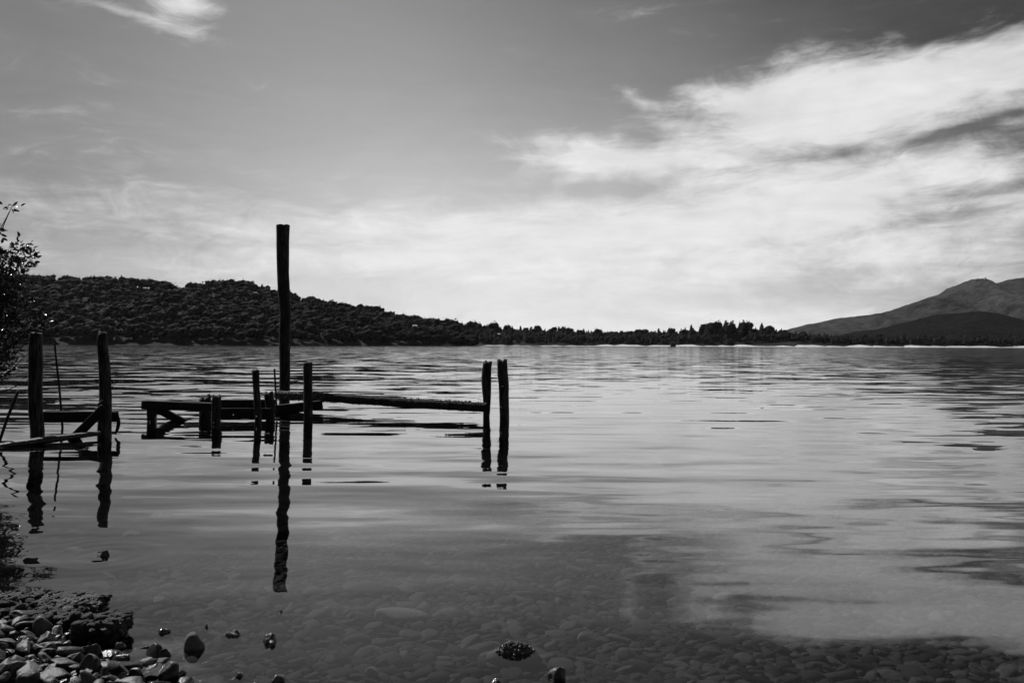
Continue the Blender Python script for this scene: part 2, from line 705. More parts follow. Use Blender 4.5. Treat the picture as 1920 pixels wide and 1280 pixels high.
def place(V, size, pos, rz, tilt=0.0, td=0.0):
    m = (Matrix.Rotation(rz, 3, 'Z') @ Matrix.Rotation(tilt, 3, Vector((math.cos(td), math.sin(td), 0))))
    m = np.array(m)
    return (V * size) @ m.T + np.asarray(pos)


# ================================================================== THE SETTING
# lake bed and bank near the camera: one sheet, fine near, coarse far
gx = np.concatenate([np.linspace(-700, -60, 14), np.linspace(-50, -10, 20), np.linspace(-9.5, 9.5, 150), np.linspace(10, 50, 20), np.linspace(60, 700, 14)])
gy = np.concatenate([np.linspace(-40, -2, 12), np.linspace(-1.5, 12, 120), np.linspace(12.5, 40, 30), np.linspace(45, 690, 20)])
GX, GY = np.meshgrid(gx, gy)
GZ = np.maximum(bed_z(GX, GY), -9.0)
GZ = np.minimum(GZ, 6.0)
V = np.stack([GX.ravel(), GY.ravel(), GZ.ravel()], 1)
V[:, 2] += 0.012 * vnoise(V * (1, 1, 0), 5.0, 3, 3) * (np.abs(V[:, 0]) < 10) - 0.03 * (np.abs(V[:, 0]) < 10)
nx, ny = len(gx), len(gy)
ii, jj = np.meshgrid(np.arange(nx - 1), np.arange(ny - 1))
q = (jj * nx + ii).ravel()
F = np.stack([q, q + 1, q + nx + 1, q + nx], 1)
build('lake_bed', V, F, 'silt', kind='structure')

# deep ground under lake and land out to the horizon
build('ground', [(-14000, -3000, -10), (14000, -3000, -10), (14000, 14000, -10), (-14000, 14000, -10)], np.array([[0, 1, 2, 3]]), 'hill_soil', kind='structure')

# the water surface
build('lake_water', [(-9000, -300, 0), (9000, -300, 0), (9000, 12000, 0), (-9000, 12000, 0)], np.array([[0, 1, 2, 3]]), 'lake_water', kind='structure')


def heightfield(name, x0, x1, y0, y1, nx, ny, fn, mat):
    gx = np.linspace(x0, x1, nx)
    gy = np.linspace(y0, y1, ny)
    A, B = np.meshgrid(gx, gy)
    Zz = fn(A, B)
    V = np.stack([A.ravel(), B.ravel(), Zz.ravel()], 1)
    ii, jj = np.meshgrid(np.arange(nx - 1), np.arange(ny - 1))
    q = (jj * nx + ii).ravel()
    return build(name, V, np.stack([q, q + 1, q + nx + 1, q + nx], 1), mat, kind='structure')


def sstep(a, b, x):
    t = np.clip((x - a) / (b - a), 0, 1)
    return t * t * (3 - 2 * t)


# ---- wooded hill on the left
HL_Y = 1000.0
lpx = np.array((-900, -500, -250, -60, 40, 100, 160, 230, 290, 335, 365, 400, 440, 480, 520, 560, 620, 680, 720, 760, 800, 840, 880, 905))
lpy = np.array((470, 478, 500, 518, 521, 519, 522, 525, 533, 540, 537, 532, 533, 538, 547, 556, 570, 578, 585, 596, 601, 608, 616, 634))
LX = (lpx - 960) / FPX * HL_Y
LZ = (646 - lpy - (960 - lpx) / 960 * 3.3) / FPX * HL_Y + CAM_H - 7.5
LZ = np.maximum(LZ, 1.0)


def left_shore(x):
    return 720 + 35 * np.sin(x * 0.008 + 1) + 12 * np.sin(x * 0.031) + 150 * sstep(-220, -45, x)


def left_hill(x, y):
    r = np.interp(x, LX, LZ)
    s0 = left_shore(x)
    t = np.clip((y - s0) / (HL_Y - s0), -0.3, 1)
    up = np.sign(t) * np.abs(t) ** 0.8
    back = 1 - 0.5 * sstep(HL_Y + 30, HL_Y + 400, y)
    bumps = 2.2 * np.sin(x * 0.035 + y * 0.02) * np.sin(y * 0.03 - x * 0.011)
    edge = sstep(-38, -75, x)
    z = (np.where(t > 0, r * up, 25 * t) + bumps * sstep(0, 0.3, t)) * back
    return np.where(t > 0, z * edge - (1 - edge) * 1.5, z)


heightfield('left_hill', -1500, -30, 660, 1500, 180, 110, left_hill, 'hill_soil')

# ---- low wooded far shore, centre to right
CS_Y0 = 1150.0
cpx = np.array((700, 860, 900, 960, 1100, 1200, 1280, 1295, 1350, 1420, 1480, 1530, 1650, 1800, 2000, 2400, 3000))
cpy = np.array((608, 609, 611, 617, 621, 621, 624, 620, 618, 619, 624, 630, 632, 630, 628, 620, 610))
CX = (cpx - 960) / FPX * 1300.0
CZ = (646 - cpy + (cpx - 960) / 960 * 3.3) / FPX * 1300.0 + CAM_H - 11.0
CZ = np.maximum(CZ, 1.5)


def centre_shore(x):
    return 1150 + 25 * np.sin(x * 0.011) + 10 * np.sin(x * 0.037 + 2)


def far_land(x, y):
    r = np.interp(x, CX, CZ)
    s0 = centre_shore(x)
    t = (y - s0 - 25) / 130.0
    z = np.where(t > 0, 1.4 + r * np.clip(t, 0, 1) ** 0.8, 1.4 + t * 9)
    z = np.where(y < s0 + 25, np.clip(1.4 - (s0 + 25 - y) * 0.10, -3, 2), z)
    return z


heightfield('far_shore_land', -320, 2600, 1100, 2100, 260, 80, far_land, 'hill_soil')


def beach(x0, x1, wmax, hgt, nm):
    xs = np.linspace(x0, x1, 90)
    s = centre_shore(xs)
    w = np.sin(np.linspace(0.05, math.pi - 0.05, 90)) ** 0.3 * wmax
    h = hgt * np.clip(0.55 + 0.5 * np.sin(xs * 0.041) * np.sin(xs * 0.113 + 1) + 0.25 * np.sin(xs * 0.31), 0.12, 1.2)
    y0 = s - w * 0.25
    V, F = [], []
    for k in range(90):
        V += [(xs[k], y0[k], -0.15), (xs[k], y0[k] + w[k] * 0.4, h[k] * 0.8), (xs[k], y0[k] + w[k] * 1.6, h[k] * 1.3)]
    for k in range(89):
        for a in (0, 1):
            F.append((3 * k + a, 3 * k + 3 + a, 3 * k + 4 + a, 3 * k + 1 + a))
    build(nm, V, F, 'sand', kind='structure')


beach(110, 1100, 26, 2.4, 'beach')
beach(-60, 140, 18, 0.9, 'beach')


# ---- dark round hill at right, mountain behind
def pxprof(px, py, Yd):
    px, py = np.array(px, float), np.array(py, float)
    return (px - 960) / FPX * Yd, (646 - py + (px - 960) / 960 * 3.3) / FPX * Yd + CAM_H


dx_, dz_ = pxprof((1500, 1600, 1690, 1720, 1750, 1790, 1830, 1870, 1900, 1940, 2000, 2100, 2400, 2800), (650, 640, 625, 610, 597, 587, 582, 586, 594, 606, 612, 606, 570, 600), 2600)


def dark_hill(x, y):
    r = np.interp(x, dx_, dz_)
    t = np.clip((y - 2150) / 450, 0, 1)
    nzz = vnoise(np.stack([x.ravel(), y.ravel(), 0 * x.ravel()], 1), 0.03, 9, 4).reshape(x.shape)
    return r * t ** 0.85 * (1 - 0.4 * sstep(2650, 3200, y)) + nzz * 3.5 * t - 1


heightfield('dark_hill', 900, 3600, 2100, 3300, 240, 90, dark_hill, 'hill_wood')

mx_, mz_ = pxprof((1300, 1480, 1495, 1530, 1580, 1620, 1660, 1700, 1730, 1760, 1790, 1810, 1830, 1845, 1858, 1872, 1885, 1900, 1920, 1960, 2040, 2150, 2300, 2600, 3000),
                  (655, 645, 617, 606, 596, 590, 583, 575, 566, 554, 544, 539, 529, 516, 523, 531, 529, 523, 519, 512, 500, 520, 540, 560, 600), 6000)


def mountain(x, y):
    r = np.interp(x, mx_, mz_)
    t = np.clip((y - 4300) / 1700, 0, 1)
    p = np.stack([x.ravel(), y.ravel(), 0 * x.ravel()], 1)
    nzz = vnoise(p, 0.004, 21, 5).reshape(x.shape)
    fine = vnoise(p, 0.03, 22, 3).reshape(x.shape)
    gul = np.abs(vnoise(p * (1.0, 0.35, 1), 0.006, 23, 3).reshape(x.shape))
    top = 0.12 + 0.88 * sstep(5980, 5600, y)
    return r * t ** 0.9 + (nzz * 60 - gul * 120) * t * top * np.clip(r / 250, 0, 1) + fine * 7 * np.clip(r / 60, 0, 1) - 2 - 0.5 * r * sstep(6050, 7500, y)


heightfield('mountain', 1300, 7600, 4300, 7600, 300, 150, mountain, 'mountain_wood')


# ================================================================== TREES
def crown_broad(r, lumps, sub=1, leaves=0, hgt=1.0):
    """unit crown: radius about 1, base at z=0, height about 1.7"""
    Vs, Fs, T, b = [], [], [], 0
    for k in range(lumps):
        v, f = ICO[sub]
        a = r.uniform(0, 6.28)
        rr = 0 if k == 0 else r.uniform(0.35, 0.65)
        s = r.uniform(0.5, 0.7) if k == 0 else r.uniform(0.22, 0.5)
        c = np.array((math.cos(a) * rr, math.sin(a) * rr, (0.85 if k == 0 else r.uniform(0.45, 1.15)) * hgt))
        w = v * (1 + 0.11 * r.normal(size=(len(v), 1))) * s * (1, 1, r.uniform(0.75, 1.0) * hgt)
        Vs.append(w + c)
        Fs.append(f + b)
        T.append(np.full(len(v), r.uniform(0, 1)))
        b += len(v)
    if leaves:
        pts = np.concatenate(Vs)
        idx = r.integers(0, len(pts), leaves)
        for i in idx:
            c = pts[i] * (1 + r.normal() * 0.05) + r.normal(size=3) * 0.05
            s = r.uniform(0.06, 0.16)
            Vs.append(c + r.normal(size=(3, 3)) * s)
            Fs.append(np.array([[b, b + 1, b + 2]]))
            T.append(np.full(3, r.uniform(0, 1)))
            b += 3
    return np.concatenate(Vs), np.concatenate(Fs), np.concatenate(T)


def crown_conifer(r, tiers=5, k=7, leaves=0):
    """unit: height 1, radius about .22"""
    Vs, Fs, T, b = [], [], [], 0
    for t in range(tiers):
        z0 = 0.12 + 0.8 * t / tiers
        rad = 0.25 * (1 - t / tiers) ** 0.8 + 0.03
        a = np.linspace(0, 6.283, k, endpoint=False) + r.uniform(0, 1)
        rr = rad * r.uniform(0.6, 1.25, k)
        ring = np.stack([np.cos(a) * rr, np.sin(a) * rr, z0 + r.uniform(-0.04, 0.03, k)], 1)
        apex = np.array([[r.normal() * 0.01, r.normal() * 0.01, min(z0 + 0.34, 1.0)]])
        Vs += [ring, apex]
        for j in range(k):
            Fs.append(np.array([[b + j, b + (j + 1) % k, b + k]]))
        T.append(np.full(k + 1, r.uniform(0, 1)))
        b += k + 1
    if leaves:
        for i in range(leaves):
            z = r.uniform(0.1, 0.95)
            rad = 0.27 * (1 - z) + 0.02
            a = r.uniform(0, 6.28)
            c = np.array((math.cos(a) * rad, math.sin(a) * rad, z))
            Vs.append(c + r.normal(size=(3, 3)) * (0.035, 0.035, 0.02))
            Fs.append(np.array([[b, b + 1, b + 2]]))
            T.append(np.full(3, r.uniform(0, 1)))
            b += 3
    return np.concatenate(Vs), np.concatenate(Fs), np.concatenate(T)


tr = np.random.default_rng(5)
BROAD_LO = [crown_broad(tr, 10, 1, 34) for _ in range(10)]
CONI_LO = [crown_conifer(tr, 5, 7, 10) for _ in range(6)]
CROWN_ME, CONI_ME = [], []


def proto(data, name, mat):
    v, f, t = data
    me = bpy.data.meshes.new(name)
    fill_mesh(me, v, f, smooth=True)
    a = me.attributes.new('tone', 'FLOAT', 'POINT')
    a.data.foreach_set('value', t.astype(np.float32))
    me.materials.append(MATS[mat])
    return me


for k in range(7):
    CROWN_ME.append(proto(crown_broad(tr, 16, 2, 260), 'crown', 'crown_broadleaf'))
    CONI_ME.append(proto(crown_conifer(tr, 9, 9, 160), 'crown', 'crown_conifer'))
tv, tf = sweep([(0, 0, -0.12), (0.01, 0.01, 0.3), (0, 0, 0.75)], [0.055, 0.04, 0.02], 7, 0.2, amp=0.03)
TRUNK_ME = bpy.data.meshes.new('trunk')
fill_mesh(TRUNK_ME, tv, tf)
TRUNK_ME.materials.append(MATS['far_bark'])


def tree(name, x, y, z, rad, hgt, me, label, group, conifer=False):
    t = thing(name, (x, y, z), label, 'tree', group)
    tk = link('trunk', TRUNK_ME, (x, y, z), t)
    tk.scale = (hgt * 0.8, hgt * 0.8, hgt * 0.8)
    c = link('crown', me, (x, y, z + (0 if conifer else hgt * 0.22)), t)
    c.scale = (hgt, hgt, hgt) if conifer else (rad, rad, (hgt * 0.78) / 1.55)
    c.rotation_euler = (0, 0, tr.uniform(0, 6.28))
    return t


def clear(x, y):
    return (abs(x + 115) < 9 and 895 < y < 950) or (abs(x - 548) < 6 and y < 1264)


class Forest:
    def __init__(self):
        self.V, self.F, self.T, self.b = [], [], [], 0

    def add(self, data, pos, sx, sz, rz):
        v, f, t = data
        c, s = math.cos(rz), math.sin(rz)
        w = np.empty_like(v)
        w[:, 0] = (v[:, 0] * c - v[:, 1] * s) * sx + pos[0]
        w[:, 1] = (v[:, 0] * s + v[:, 1] * c) * sx + pos[1]
        w[:, 2] = v[:, 2] * sz + pos[2]
        self.V.append(w)
        self.F.append(f + self.b)
        self.T.append(np.clip(t * 0.35 + tr.uniform(-0.1, 0.7), 0, 1))
        self.b += len(v)

    def done(self, name, mat, label):
        o = build(name, np.concatenate(self.V), np.concatenate(self.F), mat, tone=np.concatenate(self.T), smooth=True, kind='stuff')
        o['label'] = label
        o['category'] = 'forest'
        return o


def part_of(x, y):
    px = 960 + FPX * x / y
    return ('behind the bush' if px < 90 else 'between the two left posts' if px < 190 else 'right of the second left post' if px < 330
            else 'left of the tall post' if px < 525 else 'just right of the tall post' if px < 650 else 'near the white house' if px < 800 else 'at the right tip of the hill')


# left hill: the skyline and waterside trees are trees of their own, the rest one wood
fo = Forest()
sky_n = shore_n = 0
xs = -560.0
cells = {}
while xs < -44:                              # skyline crowns
    yy = HL_Y + tr.uniform(-14, 10)
    h = tr.uniform(8.5, 16)
    z = float(left_hill(np.array(xs), np.array(yy)))
    if tr.uniform() < 0.14:
        tree('conifer_tree', xs, yy, z - 0.5, 0, h * 1.1, CONI_ME[tr.integers(7)], "pointed conifer on the left hill's skyline, %s" % part_of(xs, yy), 'left hill conifers %s' % part_of(xs, yy), True)
        xs += tr.uniform(3, 6)
        continue
    tree('broadleaf_tree', xs, yy, z - 0.5, h * tr.uniform(0.42, 0.6), h, CROWN_ME[tr.integers(7)],
         "round crowned tree on the left hill's skyline, %s" % part_of(xs, yy), 'left hill skyline trees %s' % part_of(xs, yy))
    xs += tr.uniform(4.5, 9)
    sky_n += 1
xs = -560.0
while xs < -48:                              # along the water
    yy = float(left_shore(np.array(xs))) + tr.uniform(6, 16)
    h = tr.uniform(8, 14)
    z = float(left_hill(np.array(xs), np.array(yy)))
    tree('broadleaf_tree', xs, yy, z - 0.5, h * tr.uniform(0.4, 0.55), h, CROWN_ME[tr.integers(7)],
         "dark waterside tree below the left hill, %s" % part_of(xs, yy), 'waterside trees %s' % part_of(xs, yy))
    xs += tr.uniform(4.5, 8.5)
for k in range(4300):
    x = tr.uniform(-980, -44)
    s0 = float(left_shore(np.array(x)))
    y = s0 + 10 + (HL_Y + 15 - s0) * tr.uniform(0, 1)
    if clear(x, y):
        continue
    z = float(left_hill(np.array(x), np.array(y)))
    big = tr.uniform() ** 2
    h = 5.5 + 10 * big
    fo.add(BROAD_LO[tr.integers(10)], (x, y, z + h * 0.12), h * tr.uniform(0.42, 0.6), h * 0.82 / 1.55, tr.uniform(0, 6.28))
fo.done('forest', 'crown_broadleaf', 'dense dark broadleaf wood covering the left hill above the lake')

# far shore
fo = Forest()
fc = Forest()
n_con = 0


def far_tree(x, y, h, con, label, group):
    z = float(far_land(np.array(x), np.array(y)))
    if con:
        tree('conifer_tree', x, y, z - 0.3, 0, h, CONI_ME[tr.integers(7)], label, group, True)
    else:
        tree('broadleaf_tree', x, y, z - 0.3, h * tr.uniform(0.3, 0.42), h, CROWN_ME[tr.integers(7)], label, group)


def fx(px, Yd):
    return (px - 960) / FPX * Yd


# the tall clump on the point right of centre
for k in range(34):
    px = tr.uniform(1292, 1455)
    yy = tr.uniform(1215, 1290)
    far_tree(fx(px, yy), yy, tr.uniform(17, 27) * (1.12 if px < 1400 else 0.85), k % 3 != 0, 'tall dark %s in the clump on the point right of centre, %s' % ('broadleaf tree' if k % 3 == 0 else 'conifer', 'left part' if px < 1350 else 'middle' if px < 1405 else 'right part'), '%s of the clump, %s' % ('broadleaf trees' if k % 3 == 0 else 'conifers', 'left part' if px < 1350 else 'middle' if px < 1405 else 'right part'))
px = 862.0
while px < 1290:
    yy = tr.uniform(1270, 1310)
    con_ = tr.uniform() < 0.35
    where = 'above the pair of outer posts' if px < 990 else 'in the middle of the picture' if px < 1120 else 'left of the tall clump'
    kind_ = 'pointed conifer' if con_ else 'rounded tree'
    far_tree(fx(px, yy), yy, tr.uniform(10, 20), con_, 'small dark %s on the low far skyline, %s' % (kind_, where), '%ss %s' % (kind_, where))
    px += tr.uniform(4.5, 10)
px = 1462.0
while px < 1930:
    yy = tr.uniform(1260, 1310)
    con_ = tr.uniform() < 0.35
    where = 'at the left foot of the mountain' if px < 1600 else 'in front of the dark round hill' if px > 1730 else 'in front of the mountain slope'
    kind_ = 'pointed conifer' if con_ else 'rounded tree'
    far_tree(fx(px, yy), yy, tr.uniform(9, 16), con_, 'small dark %s on the far right shore %s' % (kind_, where), '%ss %s' % (kind_, where))
    px += tr.uniform(6, 12)
for k in range(2800):
    px = tr.uniform(840, 2350)
    yy = tr.uniform(1180, 1330)
    x = fx(px, yy)
    if clear(x, yy) or yy < float(centre_shore(np.array(x))) + 24:
        continue
    z = float(far_land(np.array(x), np.array(yy)))
    h = tr.uniform(7, 15)
    if tr.uniform() < 0.28:
        fc.add(CONI_LO[tr.integers(6)], (x, yy, z - 0.3), h * 1.1, h * 1.15, tr.uniform(0, 6.28))
    else:
        fo.add(BROAD_LO[tr.integers(10)], (x, yy, z + 0.5), h * tr.uniform(0.36, 0.5), h * 0.85 / 1.55, tr.uniform(0, 6.28))
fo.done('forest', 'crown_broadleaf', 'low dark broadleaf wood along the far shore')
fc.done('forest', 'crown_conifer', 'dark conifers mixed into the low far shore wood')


# ---- far houses
def house(px, py, Yd, w, h, label, wm='house_wall', rm='house_roof'):
    c = P(px, py, Yd)
    t = thing('house', c, label, 'house')
    a, d = w / 2, w * 0.4
    V = np.array([(-a, -d, -4), (a, -d, -4), (a, d, -4), (-a, d, -4), (-a, -d, h), (a, -d, h), (a, d, h), (-a, d, h), (-a, 0, h * 1.5), (a, 0, h * 1.5)])
    build('wall', V + c, [(0, 1, 5, 4), (1, 2, 6, 9, 5), (2, 3, 7, 6), (3, 0, 4, 8, 7)], wm, t, smooth=False)
    o = 0.06 * w
    r0 = h * 1.5 + 0.25
    V = np.array([(-a - o, -d - o, h - 0.1), (a + o, -d - o, h - 0.1), (a + o, 0, r0), (-a - o, 0, r0), (-a - o, d + o, h - 0.1), (a + o, d + o, h - 0.1)])
    V = np.concatenate([V, V + (0, 0, 0.3)])
    build('roof', V + c, [(0, 1, 2, 3), (3, 2, 5, 4), (6, 9, 8, 7), (9, 10, 11, 8), (0, 6, 7, 1), (4, 5, 11, 10), (1, 7, 8, 2), (2, 8, 11, 5), (0, 3, 9, 6), (3, 4, 10, 9)], rm, t, smooth=False)
    for s in (-0.5, 0.5):
        V = np.array([(s * a - 0.6, -d - 0.02, h * 0.3), (s * a + 0.6, -d - 0.02, h * 0.3), (s * a + 0.6, -d - 0.02, h * 0.8), (s * a - 0.6, -d - 0.02, h * 0.8)])
        V = np.concatenate([V, V + (0, -0.06, 0)])
        build('window', V + c, [(4, 5, 6, 7), (0, 1, 5, 4), (1, 2, 6, 5), (2, 3, 7, 6), (3, 0, 4, 7)], 'iron', t, smooth=False)
    return t


house(778, 613.5, 948, 5.0, 1.6, 'small white house among the trees on the left hill')
house(1611, 639, 1262, 4.0, 1.4, 'white house low in the trees below the mountain foot')
house(1847, 522, 5980, 13, 5, 'summit building on top of the hazy mountain')
house(1262, 645.5, 1146, 7, 2.0, 'low dark boathouse on the beach left of the tall tree clump', 'iron', 'iron')

# ================================================================== THE RUINED JETTY
def post(name, parent, trace, depth, mat, seed, ragged=0.012, into=0.35, segs=20, amp=0.05, expo=2.0, label=None):
    """trace: (centre x, y, width) in the photograph from bottom to top, all at one distance"""
    pts, rad = [], []
    for (px, py, w) in trace:
        pts.append(P(px, py, depth))
        rad.append(w / 2 / FPX * depth)
    low = pts[0].copy()
    low[2] = float(bed_z(low[0], low[1])) - into
    low[0] += (pts[0][0] - pts[1][0]) * 0.2
    pts.insert(0, low)
    rad.insert(0, rad[0] * 1.02)
    V, F = sweep(pts, rad, segs, 0.04, expo, amp, seed, ragged=ragged)
    o = build(name, V, F, mat, parent, origin=low)
    return o


def beam(name, parent, a, b, ra, rb, mat, seed, aspect=0.5, expo=7.0, amp=0.03, ragged=0.006, step=0.06, segs=20):
    V, F = sweep([a, (np.asarray(a) * 0.5 + np.asarray(b) * 0.5), b], [ra, (ra + rb) / 2, rb], segs, step, expo, amp, seed, aspect=aspect, ragged=ragged)
    return build(name, V, F, mat, parent, origin=a)


def m(pxw, depth):
    return pxw / FPX * depth


def base_at(px, depth):
    p = P(px, 760, depth)
    return np.array((p[0], p[1], float(bed_z(p[0], p[1]))))


# --- the tall post
t = thing('mooring_post', base_at(533, 18.0), 'very tall dark wooden post rising above the hill line', 'post')
post('shaft', t, [(533, 762, 19), (534, 700, 19), (533.5, 640, 20.5), (535, 590, 21), (533, 560, 21.5), (530.5, 510, 22), (530, 460, 22.5), (530.5, 422, 24.5)], 18.0, 'dark_wood', 31, 0.006, segs=24, amp=0.045)

# --- two posts at the outer end
t = thing('mooring_post', base_at(912, 15.45), 'weathered short post at the outer end of the crusted rail', 'post')
sh = post('shaft', t, [(912, 780, 12.5), (913, 750, 15), (912, 720, 18.5), (912, 705, 19), (913, 690, 18), (914, 680, 17.5)], 15.45, 'grey_wood', 33, 0.03)
for (ax_, ay_, bx_, by_) in ((903, 743, 895, 743), (903, 750, 895, 747)):
    V, F = sweep([P(ax_, ay_, 15.4), P(bx_, by_, 15.38)], [0.004, 0.003], 6, 0.03, amp=0)
    build('nail', V, F, 'iron', t)
t = thing('mooring_post', base_at(944, 15.3), 'rightmost jetty post, short and free standing, with a thin wire down it', 'post')
sh = post('shaft', t, [(946, 782, 18), (945, 750, 18.5), (944.5, 720, 20), (942.5, 700, 19.5), (941.5, 677, 19)], 15.3, 'grey_wood', 35, 0.025)
V, F = sweep([P(951, 715, 15.14), P(945, 740, 15.16), (P(939, 764, 15.18))], [0.004] * 3, 6, 0.1, amp=0)
build('wire', V, F, 'rope', t)
for (nx_, ny_) in ((942, 724), (939, 763)):
    v, f = ICO[1]
    build('nail_head', v * (0.022, 0.012, 0.016) + P(nx_, ny_, 15.165), f, 'nail_steel', t)
for (ax_, ay_, bx_, by_) in ((935, 735, 929, 738), (935, 744, 931, 748)):
    V, F = sweep([P(ax_, ay_, 15.25), P(bx_, by_, 15.22)], [0.004, 0.002], 6, 0.03, amp=0)
    build('nail', V, F, 'iron', t)

# --- the crusted log rail
a, b = P(519, 740, 17.75), P(915, 763.5, 15.28)
t = thing('log_rail', a, 'long crusted log rail sloping from the tall post to the outer post', 'log')
V, F = sweep([a, a * 0.7 + b * 0.3 + (0, 0, 0.012), a * 0.35 + b * 0.65 - (0, 0, 0.01), b], [m(8.2, 17.7), m(8.4, 17), m(8.8, 16.2), m(8.8, 15.3)], 26, 0.03, 3.0, 0.07, 41, aspect=0.9, ragged=0.01)
build('log', V, F, 'crusted_wood', t)
cv, cf, cb, ct = [], [], 0, []
cr = np.random.default_rng(77)
for k in range(900):
    u = cr.uniform(0.0, 0.97)
    th = cr.uniform(0, 6.28)
    c = a * (1 - u) + b * u
    r0 = m(8.6, 16.5)
    c = c + np.array((0, math.cos(th) * r0, math.sin(th) * r0))
    v, f = ICO[1]
    s = cr.uniform(0.006, 0.018)
    cv.append(v * s * (1 + 0.2 * cr.normal(size=(len(v), 1))) + c)
    cf.append(f + cb)
    cb += len(v)
build('crust', np.concatenate(cv), np.concatenate(cf), 'crusted_wood', t, kind='stuff')

# --- the low landing frame in the middle
t = thing('jetty_frame', base_at(400, 14.6), 'broken low black jetty frame of beams and stub posts in the middle', 'jetty')
beam('beam', t, P(268, 758.5, 14.45), P(414, 763.5, 14.2), m(8.6, 14.4), m(8.0, 14.2), 'beam_wood', 51, aspect=0.6)
post('post', t, [(285, 790, 15.5), (284.5, 770, 15.5), (284, 752, 15)], 14.52, 'dark_wood', 52, 0.01, expo=4)
beam('brace', t, P(291, 764, 14.65), P(372, 806, 14.65), m(7.5, 14.6), m(7.5, 14.6), 'beam_wood', 53, aspect=0.5)
post('post', t, [(385.5, 780, 22), (385, 760, 22.5), (384.5, 746, 20)], 15.6, 'dark_wood', 54, 0.05)
post('post', t, [(405, 795, 15.5), (405.5, 770, 15.5), (406, 746, 15)], 14.12, 'dark_wood', 55, 0.025, expo=3)
beam('beam', t, P(398, 757, 15.5), P(514, 757, 15.3), m(8.2, 15.5), m(8.6, 15.3), 'beam_wood', 56, aspect=0.5)
beam('board', t, P(412, 775, 14.55), P(512, 775, 14.75), m(10.2, 14.5), m(10.2, 14.7), 'beam_wood', 57, aspect=0.25)
post('post', t, [(484.5, 788, 13), (483, 760, 13), (480.5, 725, 13), (479, 694, 13)], 14.45, 'grey_wood', 58, 0.01)
post('post', t, [(507, 784, 17.5), (506, 760, 17), (503.5, 737, 16.5)], 15.05, 'dark_wood', 59, 0.03)
beam('beam', t, P(511, 769, 16.35), P(604, 759, 16.45), m(9.6, 16.4), m(8.6, 16.4), 'beam_wood', 60, aspect=0.5)
post('post', t, [(578, 773, 16.5), (577.5, 740, 16.5), (577, 700, 16.5), (577, 680, 17)], 16.15, 'dark_wood', 61, 0.006)
for (nx_, ny_, dd) in ((281, 789, 14.4), (437.5, 778, 14.42), (481, 780.5, 14.35), (497, 780, 14.9), (400.5, 792, 14.0)):
    v, f = ICO[1]
    build('bolt_head', v * (0.014, 0.01, 0.014) + P(nx_, ny_, dd), f, 'nail_steel', t)

V, F = sweep([P(519, 775, 15.2), P(517, 735, 15.2), P(514.5, 691, 15.2)], [0.018, 0.017, 0.018], 10, 0.05, amp=0.03)
o = build('rod', V, F, 'iron', None, origin=P(519, 775, 15.2))
tag(o, 'thin upright iron rod just left of the tall post', 'rod')
V0 = np.array([v for v in V])

# --- the shoreward frame at left
t = thing('jetty_frame', base_at(130, 12.0), 'two dark posts joined by a low crossbeam beside the leafy bush', 'jetty')
post('post', t, [(70, 828, 25), (70, 805, 24.5), (66.5, 770, 24), (66, 730, 24), (67, 680, 24.5), (66.5, 650, 23.5), (67.5, 625, 22)], 11.6, 'grey_wood', 71, 0.012)
post('post', t, [(196, 820, 25), (196, 790, 24), (198, 742, 21), (196.5, 700, 20), (194, 665, 19.5), (191, 640, 18), (192, 625, 16)], 12.0, 'grey_wood', 72, 0.025, amp=0.07)
beam('crossbeam', t, P(72, 780.5, 11.85), P(221, 781, 12.2), m(9.6, 11.9), m(9.8, 12.2), 'beam_wood', 73, aspect=0.5, amp=0.06)
beam('brace', t, P(196, 764, 11.8), P(134, 826, 11.75), m(8.2, 11.8), m(8.6, 11.8), 'beam_wood', 74, aspect=0.45)
V, F = sweep([P(218, 772, 12.15), P(223, 790, 12.12), P(221, 802, 12.1), P(216, 814, 12.1)], [0.02, 0.026, 0.026, 0.012], 10, 0.04, 3, 0.08, 75)
build('hanging_strip', V, F, 'beam_wood', t)
V, F = sweep([P(193, 750, 11.85), P(186, 757, 11.85), P(184, 765, 11.86)], [0.01, 0.022, 0.01], 8, 0.03, 2, 0.1, 76)
build('splinter', V, F, 'grey_wood', t)

a, b = P(-30, 839, 10.55), P(186, 811.5, 11.85)
V, F = sweep([a, a * 0.75 + b * 0.25, a * 0.45 + b * 0.55, b], [0.012, 0.035, 0.045, 0.03], 16, 0.06, 5, 0.06, 78, aspect=2.2)
o = build('plank', V, F, 'grey_wood', None, origin=a)
tag(o, 'long tapering plank slanting across the water in front of the left posts', 'plank')
V, F = sweep([P(118, 812, 13.3), P(112, 735, 13.3), P(102, 641, 13.3)], [0.019, 0.018, 0.016], 10, 0.08, amp=0.02)
o = build('rod', V, F, 'iron', None, origin=P(118, 812, 13.3))
tag(o, 'thin leaning rod between the two left posts', 'rod')
V, F = sweep([P(-6, 842, 11.0), P(14, 783, 11.0), P(34.5, 732, 11.0)], [0.02, 0.02, 0.019], 10, 0.08, amp=0.03)
o = build('rod', V, F, 'iron', None, origin=P(-6, 842, 11.0))
tag(o, 'short stick slanting out of the water at the left edge, below the bush', 'stick')

